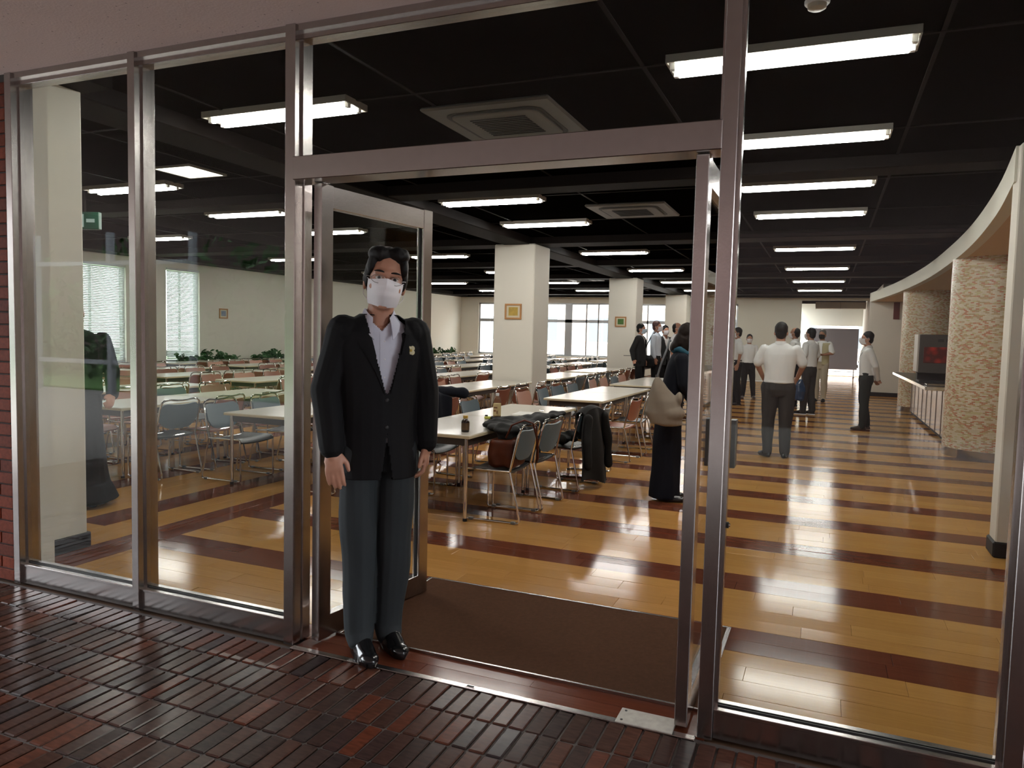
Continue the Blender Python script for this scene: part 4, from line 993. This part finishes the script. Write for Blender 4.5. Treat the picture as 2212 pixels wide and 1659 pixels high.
for z in (1.115, 1.0):
    h_ = bj.ray_cast(Vector((.018*ms,-1,z*ms)), Vector((0,1,0)))
    if h_[0]: obj('jacket_button', MB().ell(h_[0], (.009,.004,.009), 12, 6), RUBBER, jk)
h_ = bj.ray_cast(Vector((.118*ms,-1,1.325*ms)), Vector((0,1,0)))
if h_[0]:
    pn = MB()
    for k in range(4): pn.ell(h_[0]+Vector((math.cos(k*PI/2+.8)*.010,-.010,math.sin(k*PI/2+.8)*.012)), (.010,.003,.011), 12, 6)
    po = obj('lapel_badge', pn, mat('pale_yellow_badge', (.62,.58,.36), .4), jk); obj('badge_centre', MB().ell(h_[0]+Vector((0,-.013,0)), (.006,.003,.006), 10, 6), mat('gold_badge', (.5,.34,.06), .4), po)
# ---- the other people in the hall
def deg(a): return math.radians(a)
wom, HW, LWm, ws = person('person', 'woman in a long navy dress with a blue scarf, head bowed, carrying a tote bag', (-1.215, 6.42), deg(104), 1.53,
    dict(top=None, dress=NAVY, hair=HAIRBR, hairtype='bob', mask=mat('cream_mask', (.62,.56,.40), .8)), dict(lean=.20, head=(deg(20),0,0), armL=((.20,-.06,1.17), (.12,-.20,1.02)), armR=((-.20,-.06,1.17), (-.12,-.20,1.02))), vox=.009)
sc_ = MB(); 
for k in range(14):
    a = 2*PI*k/14; sc_.ell(LWm @ (Vector((math.cos(a)*.075, math.sin(a)*.075+.012, 1.475+.012*math.sin(3*a)))*ws), (.034,.034,.026), 10, 6)
organic('scarf', sc_, .008, mat('teal_blue_scarf', (.010,.075,.115), .8), wom, 3)
tb_ = MB(); tb_.loft([[Vector((-.02+math.cos(2*PI*j/20)*rx+xo, math.sin(2*PI*j/20)*ry, z)) for j in range(20)] for z, rx, ry, xo in ((-.20,.10,.045,.06),(-.185,.135,.06,.03),(-.10,.155,.07,.0),(0,.135,.065,-.005),(.08,.085,.05,-.03),(.15,.045,.03,-.055),(.20,.018,.014,-.065))])
tb_.ell((.10,0,.03), (.035,.05,.06)); tb_.ell((.03,0,-.10),(.13,.075,.08))
tote = thing('tote_bag', 'slouchy grey-beige tote bag hanging from the shoulder of the woman in navy', 'bag', (-1.20, 6.185, .875), deg(10))
organic('bag_body', tb_, .008, mat('grey_beige_canvas', (.24,.20,.155), .8, bump=.3, bscale=500), tote, 3, disp=.014, dscale=11)
obj('strap', MB().tube([(-.085,0,.20), (-.06,-.01,.30), (-.02,.03,.42), (0,.10,.50), (.01,.17,.50)], .008, 8), mat('grey_strap', (.13,.14,.15), .7), tote, True)
obj('strap_ring', MB().tube([(-.085+.014*math.cos(a*PI/4), 0, .205+.014*math.sin(a*PI/4)) for a in range(8)], .003, 6, closed=True), CHROME, tote)
person('person', 'broad man in a white short-sleeved shirt and dark trousers seen from behind', (-.505, 9.43), deg(183), 1.615, dict(legm=GREYT, shoem=SHOE), dict(fat=1.16, armL=((.275,-.03,1.20), (.20,-.19,1.02)), armR=((-.285,-.03,1.20), (-.22,-.19,1.02)), legs=[[(.10,0,.90),(.108,-.012,.50),(.108,.02,.09)], [(-.10,0,.90),(-.102,-.012,.50),(-.105,.02,.09)]], footyaw=(.5,-.15)), vox=.009)
person('person', 'man in a long-sleeved white shirt and lanyard standing with hands clasped behind his back', (.60, 13.2), deg(-82), 1.575, dict(sleeve='long', legm=mat('dark_green_grey_trousers', (.022,.026,.026), .85, spec=.2), shoem=SHOEB, lanyard=True, glasses=WIRE), dict(armL=((.215,.11,1.15), (.03,.19,.90)), armR=((-.215,.11,1.15), (-.03,.20,.93)), legs=[[(.085,0,.90),(.08,-.02,.50),(.075,-.03,.09)], [(-.085,0,.90),(-.085,.0,.50),(-.08,.06,.09)]]), vox=.010)
person('person', 'man in a white short-sleeved shirt, grey trousers and sneakers with white soles', (-.285, 15.3), deg(-122), 1.65, dict(legm=GREYT, shoem=BLACKT, sole=MASKW, lanyard=True, skin=SKIN2), dict(fat=1.06, legs=[[(.085,0,.90),(.085,-.03,.50),(.08,-.05,.09)], [(-.085,0,.90),(-.085,.0,.50),(-.08,.05,.09)]]), vox=.010)
person('person', 'man in a khaki vest, beige trousers and black mask before the dark board', (-.10, 18.7), deg(-14), 1.675, dict(top='vest', topm=SHIRTW, legm=BEIGE, hair=HAIRG, mask=MASKK, skin=SKIN2, shoem=BLACKT), dict(armL=((.26,-.05,1.18), (.08,-.20,1.14)), armR=((-.22,.0,1.16), (-.20,-.10,.95))), vox=.011)
m17 = person('person', 'man with receding hair in a white long-sleeved shirt beyond the broad man', (-.62, 16.8), deg(-105), 1.675, dict(sleeve='long', legm=BLACKT, hairtype='receding', skin=SKIN2), dict(armL=((.24,.02,1.16), (.25,-.02,.92))), vox=.011)
bb = thing('shopping_bag', 'dark blue plastic bag in the hand of the man in sneakers', 'bag', (-.435, 15.09, .27)); gb = MB()
gb.loft([[Vector((math.cos(2*PI*j/16)*rx, math.sin(2*PI*j/16)*ry, z)) for j in range(16)] for z, rx, ry in ((0,.08,.06),(.04,.11,.08),(.18,.12,.08),(.30,.09,.06),(.40,.04,.03))])
organic('bag_body', gb, .010, mat('dark_blue_plastic', (.012,.035,.085), .25), bb, 2, disp=.02, dscale=12); obj('handle', MB().tube([(-.03,0,.39),(-.02,0,.48),(.02,0,.48),(.03,0,.39)], .006, 6), MASKW, bb)
person('person', 'man in a white short-sleeved shirt and black trousers touching his mask', (-1.765, 16.6), deg(-68), 1.655, dict(legm=BLACKT, belt=True, skin=SKIN2, glasses=WIRE), dict(armR=((-.20,-.10,1.20), (-.03,-.18,1.45)), handR=((.1,-.15,1), (.2,1,0), (1,0,.2), .6), legs=[[(.085,0,.90),(.095,.0,.50),(.11,.04,.09)], [(-.085,0,.90),(-.085,-.05,.50),(-.085,-.02,.09)]]), vox=.010)
person('person', 'short person in a white shirt behind the man touching his mask', (-1.70, 18.6), deg(10), 1.53, dict(legm=BLACKT, shoem=SHOEB), dict(legs=[[(.085,0,.90),(.12,-.012,.50),(.16,.02,.09)], [(-.085,0,.90),(-.10,-.012,.50),(-.12,.02,.09)]]), vox=.011)
person('person', 'grey-haired man in a pale shirt seen through the right door glass', (-1.80, 13.5), deg(70), 1.635, dict(hair=HAIRG, legm=BEIGE, sleeve='long'), {}, vox=.011)
dk_, HD, LD, sdk = person('person', 'man in a dark suit and pale blue mask by the second column', (-3.79, 16.3), deg(85), 1.70, dict(top='suit', topm=SHIRTW, jacketm=CHAR, legm=BLACKT, mask=MASKB), dict(armR=((-.20,.12,1.13), (-.24,.06,.92)), handR=((-.6,-.3,-.5), (0,0,1), (0,-1,0), .3)), vox=.011)
person('person', 'man in a pale blue long-sleeved shirt with a bag strap across his back', (-3.58, 16.95), deg(88), 1.775, dict(sleeve='long', topm=mat('pale_blue_shirt', (.60,.66,.74), .8), legm=BLACKT, hair=mat('reddish_brown_hair', (.045,.012,.009), .5), skin=SKIN2), {}, vox=.011)
person('person', 'dark-jacketed person in a white mask between the two shirted men', (-3.53, 17.7), deg(40), 1.69, dict(top='suit', topm=SHIRTW, jacketm=CHAR, legm=BLACKT), {}, vox=.011)
person('person', 'man with receding dark hair in a white shirt behind the woman in navy', (-2.905, 15.8), deg(80), 1.72, dict(legm=BLACKT, hairtype='receding', glasses=WIRE, skin=SKIN2), {}, vox=.010)
ph = thing('phone', 'dark phone held out by the man in the dark suit', 'phone', (-4.02, 16.05, .985), deg(20)); obj('body', B((-.075,-.035,0), (.075,.035,.010), .003), RUBBER, ph); obj('screen', B((-.068,-.03,.0098), (.068,.03,.0108)), DARKDOT, ph)
sb = thing('shoulder_bag', 'black shoulder bag carried by the man in the pale blue shirt', 'bag', (-3.70, 16.62, .72)); gb = MB(); gb.loft([[Vector((math.cos(2*PI*j/16)*rx, math.sin(2*PI*j/16)*ry, z)) for j in range(16)] for z, rx, ry in ((0,.13,.06),(.03,.17,.08),(.20,.16,.08),(.28,.10,.05))])
organic('bag_body', gb, .012, BLACKT, sb, 2, disp=.012, dscale=12); obj('strap', MB().tube([(-.10,0,.26),(-.04,.08,.50),(.06,.16,.74),(.12,.22,.80)], .012, 6), BLACKT, sb)
person('person', 'person in a long black coat half hidden by the cream wall stub', (-5.27, 3.93), deg(62), 1.60, dict(top=None, dress=mat('black_coat_cloth', (.010,.010,.011), .85, spec=.2), skirt=[(.04,.33,.28,.02),(.20,.26,.23,.02),(.60,.215,.18,.015),(.85,.21,.17,.01),(1.0,.19,.15,0)], hairtype='short'), dict(fat=1.3, armL=((.285,-.03,1.13), (.25,-.19,.93)), armR=((-.235,-.02,1.13), (-.20,-.16,.93)), handL=((-.3,-.9,-.45), (-.3,0,-1), (-.5,-.3,.6), .7)), vox=.009)
# ================================================================== CHAIRS AND CLOTHES AT THE NEAR TABLE
chair('b', -2.235, 5.23, -PI/2+.03, 'blue-grey chair with the brown leather bag on its seat')
chair('b', -2.215, 5.715, -PI/2-.04, 'blue-grey chair next to the one with the leather bag')
chair('b', -2.16, 6.56, -PI/2-.12, 'blue-grey chair with the long black jacket hung over its back')
chair('b', -2.18, 7.20, -PI/2+.10, 'blue-grey chair behind the one with the hung jacket')
chair('b', -3.35, 6.25, PI/2-.10, 'blue-grey chair with a navy coat thrown over its back')
# by the second table of the aisle row
chair('r', -2.14, 8.30, -PI/2-.06, 'salmon-brown chair at the corner of the second aisle table, in front of blue-grey chairs')
chair('b', -2.13, 8.95, -PI/2+.04, 'blue-grey chair directly behind the lone salmon-brown chair of the second aisle table')
lb_ = thing('leather_bag', 'brown leather handbag standing on the blue-grey chair seat', 'bag', (-2.215, 5.21, .402)); g = MB()
g.loft([[Vector((sx*abs(math.cos(a))**.5*math.copysign(1,math.cos(a)), sy*abs(math.sin(a))**.5*math.copysign(1,math.sin(a)), z)) for a in [2*PI*j/24+.01 for j in range(24)]] for z, sx, sy in ((0,.110,.135),(.015,.118,.145),(.10,.120,.148),(.18,.110,.140),(.205,.09,.125))])
LEATH = mat('brown_leather_bag', (.085,.017,.004), .45, spec=.3, var=.3, vscale=14, bump=.2, bscale=80)
organic('bag_body', g, .008, LEATH, lb_, 3, disp=.012, dscale=14)
obj('strap', MB().tube([(.03,-.10,.22), (.08,-.11,.32), (.165,-.07,.36), (.215,-.02,.335), (.24,.02,.20), (.235,.05,.06), (.21,.09,.02), (.20,.12,.10), (.19,.12,.30), (.10,.10,.30), (.04,.09,.22)], .0075, 8), LEATH, lb_, True)
JK = mat('black_jacket_cloth', (.010,.0095,.009), .75, spec=.25, bump=.3, bscale=600)
j1 = thing('black_jacket', 'black jacket heaped over the table edge above the leather bag', 'jacket', (-2.42, 5.86, TH)); g = MB()
for c, r in (((.10,-.55,.035),(.13,.14,.05)), ((.02,-.42,.045),(.15,.16,.055)), ((.08,-.25,.05),(.17,.20,.06)), ((0,-.05,.035),(.17,.20,.045)), ((.10,.12,.04),(.12,.22,.045)), ((.02,.35,.030),(.12,.25,.036)), ((.10,.62,.028),(.07,.25,.034)), ((-.10,-.12,.03),(.14,.12,.032)), ((-.20,.08,.022),(.10,.10,.026)),
             ((.19,-.55,-.05),(.07,.13,.10)), ((.20,-.36,-.04),(.06,.16,.09)), ((.17,-.66,-.02),(.07,.08,.07)), ((.16,.05,-.005),(.05,.2,.05)), ((.16,-.62,.03),(.10,.14,.07)), ((.20,-.50,.0),(.07,.16,.09))): g.ell(c, r)
g.v = [(x+.03, y, z*.62 if z > 0 else z) for x, y, z in g.v]
organic('jacket_body', g, .010, JK, j1, 3, disp=.026, dscale=11); obj('zip_pull', MB().tube([(.13,.22,.088),(.14,.30,.078)], .006, 6), CHROME, j1)
j2 = thing('hung_jacket', 'long black jacket hung over the back of a blue-grey chair', 'jacket', (-2.16, 6.56, 0), -PI/2-.12)
def hang(u, v):
    a = u*2-1; L = 1.10*v; zt = .752-.05*abs(a)**2.5
    if L < .22: z = zt-.22+L; y = .150
    elif L < .30: q = (L-.22)/.08; z = zt+.022*math.sin(PI*q); y = .150+.10*q
    else:
        d = L-.30; z = zt-d*(.84-.12*a); y = .250+.02*math.sin(3.4*a+2)*min(1,d*3)+.05*d
    w = .215+.13*max(0, L-.3)
    return (a*w+.012*math.sin(9*L+3*a), y+.014*math.sin(4.6*a+3*L)*min(1, L*2), max(.05, z))
obj('jacket_body', MB().grid(hang, 30, 44), JK, j2, True, solid=.014)
sl_ = MB(); sl_.chain([(.19,.262,.66), (.235,.285,.44), (.24,.30,.24)], [.042,.040,.034]); organic('sleeve', sl_, .010, JK, j2, 2, disp=.012, dscale=12)
sl_ = MB(); sl_.chain([(-.19,.262,.66), (-.235,.285,.44), (-.25,.29,.20)], [.042,.040,.034]); organic('sleeve', sl_, .010, JK, j2, 2, disp=.012, dscale=12)
sf_ = thing('black_scarf', 'black scarf bundled on the seat under the hung jacket', 'scarf', (-2.24, 6.50, .405)); g = MB()
for c, r in (((0,-.05,.05),(.13,.12,.05)), ((-.12,-.02,.06),(.08,.09,.06)), ((.05,.08,.05),(.10,.09,.05)), ((-.16,-.16,.02),(.06,.07,.05)), ((-.15,-.20,-.06),(.035,.05,.09))): g.ell(c, r)
organic('scarf_body', g, .010, JK, sf_, 2, disp=.03, dscale=16)
j3 = thing('navy_coat', 'dark navy coat thrown over a chair back on the far side of the near table', 'coat', (-3.35, 6.25, 0), PI/2-.10)
def hang2(u, v):
    a = u*2-1; L = .95*v; zt = .77+.07*math.cos(a*1.2+.4)
    if L < .40: z = zt-.40+L; y = .10+.02*math.sin(5*a)
    elif L < .52: q = (L-.40)/.12; z = zt+.03*math.sin(PI*q); y = .10+.15*q
    else: d = L-.52; z = zt-d*.95; y = .25+.03*math.sin(6*a+1)
    return (a*.28+.02*math.sin(6*L), y+.014*math.sin(9*a+5*L), z)
obj('coat_body', MB().grid(hang2, 26, 34), mat('navy_coat_cloth', (.008,.0095,.016), .8, spec=.2), j3, True, solid=.022)
sl_ = MB(); sl_.chain([(.22,.22,.80), (.33,.12,.82), (.42,.0,.80)], [.06,.055,.05]); organic('sleeve', sl_, .010, mat('navy_sleeve_cloth', (.008,.0095,.016), .8, spec=.2), j3, 2, disp=.015, dscale=11)
for k in list(bpy.data.objects):
    if '_h' in k.keys(): del k['_h']
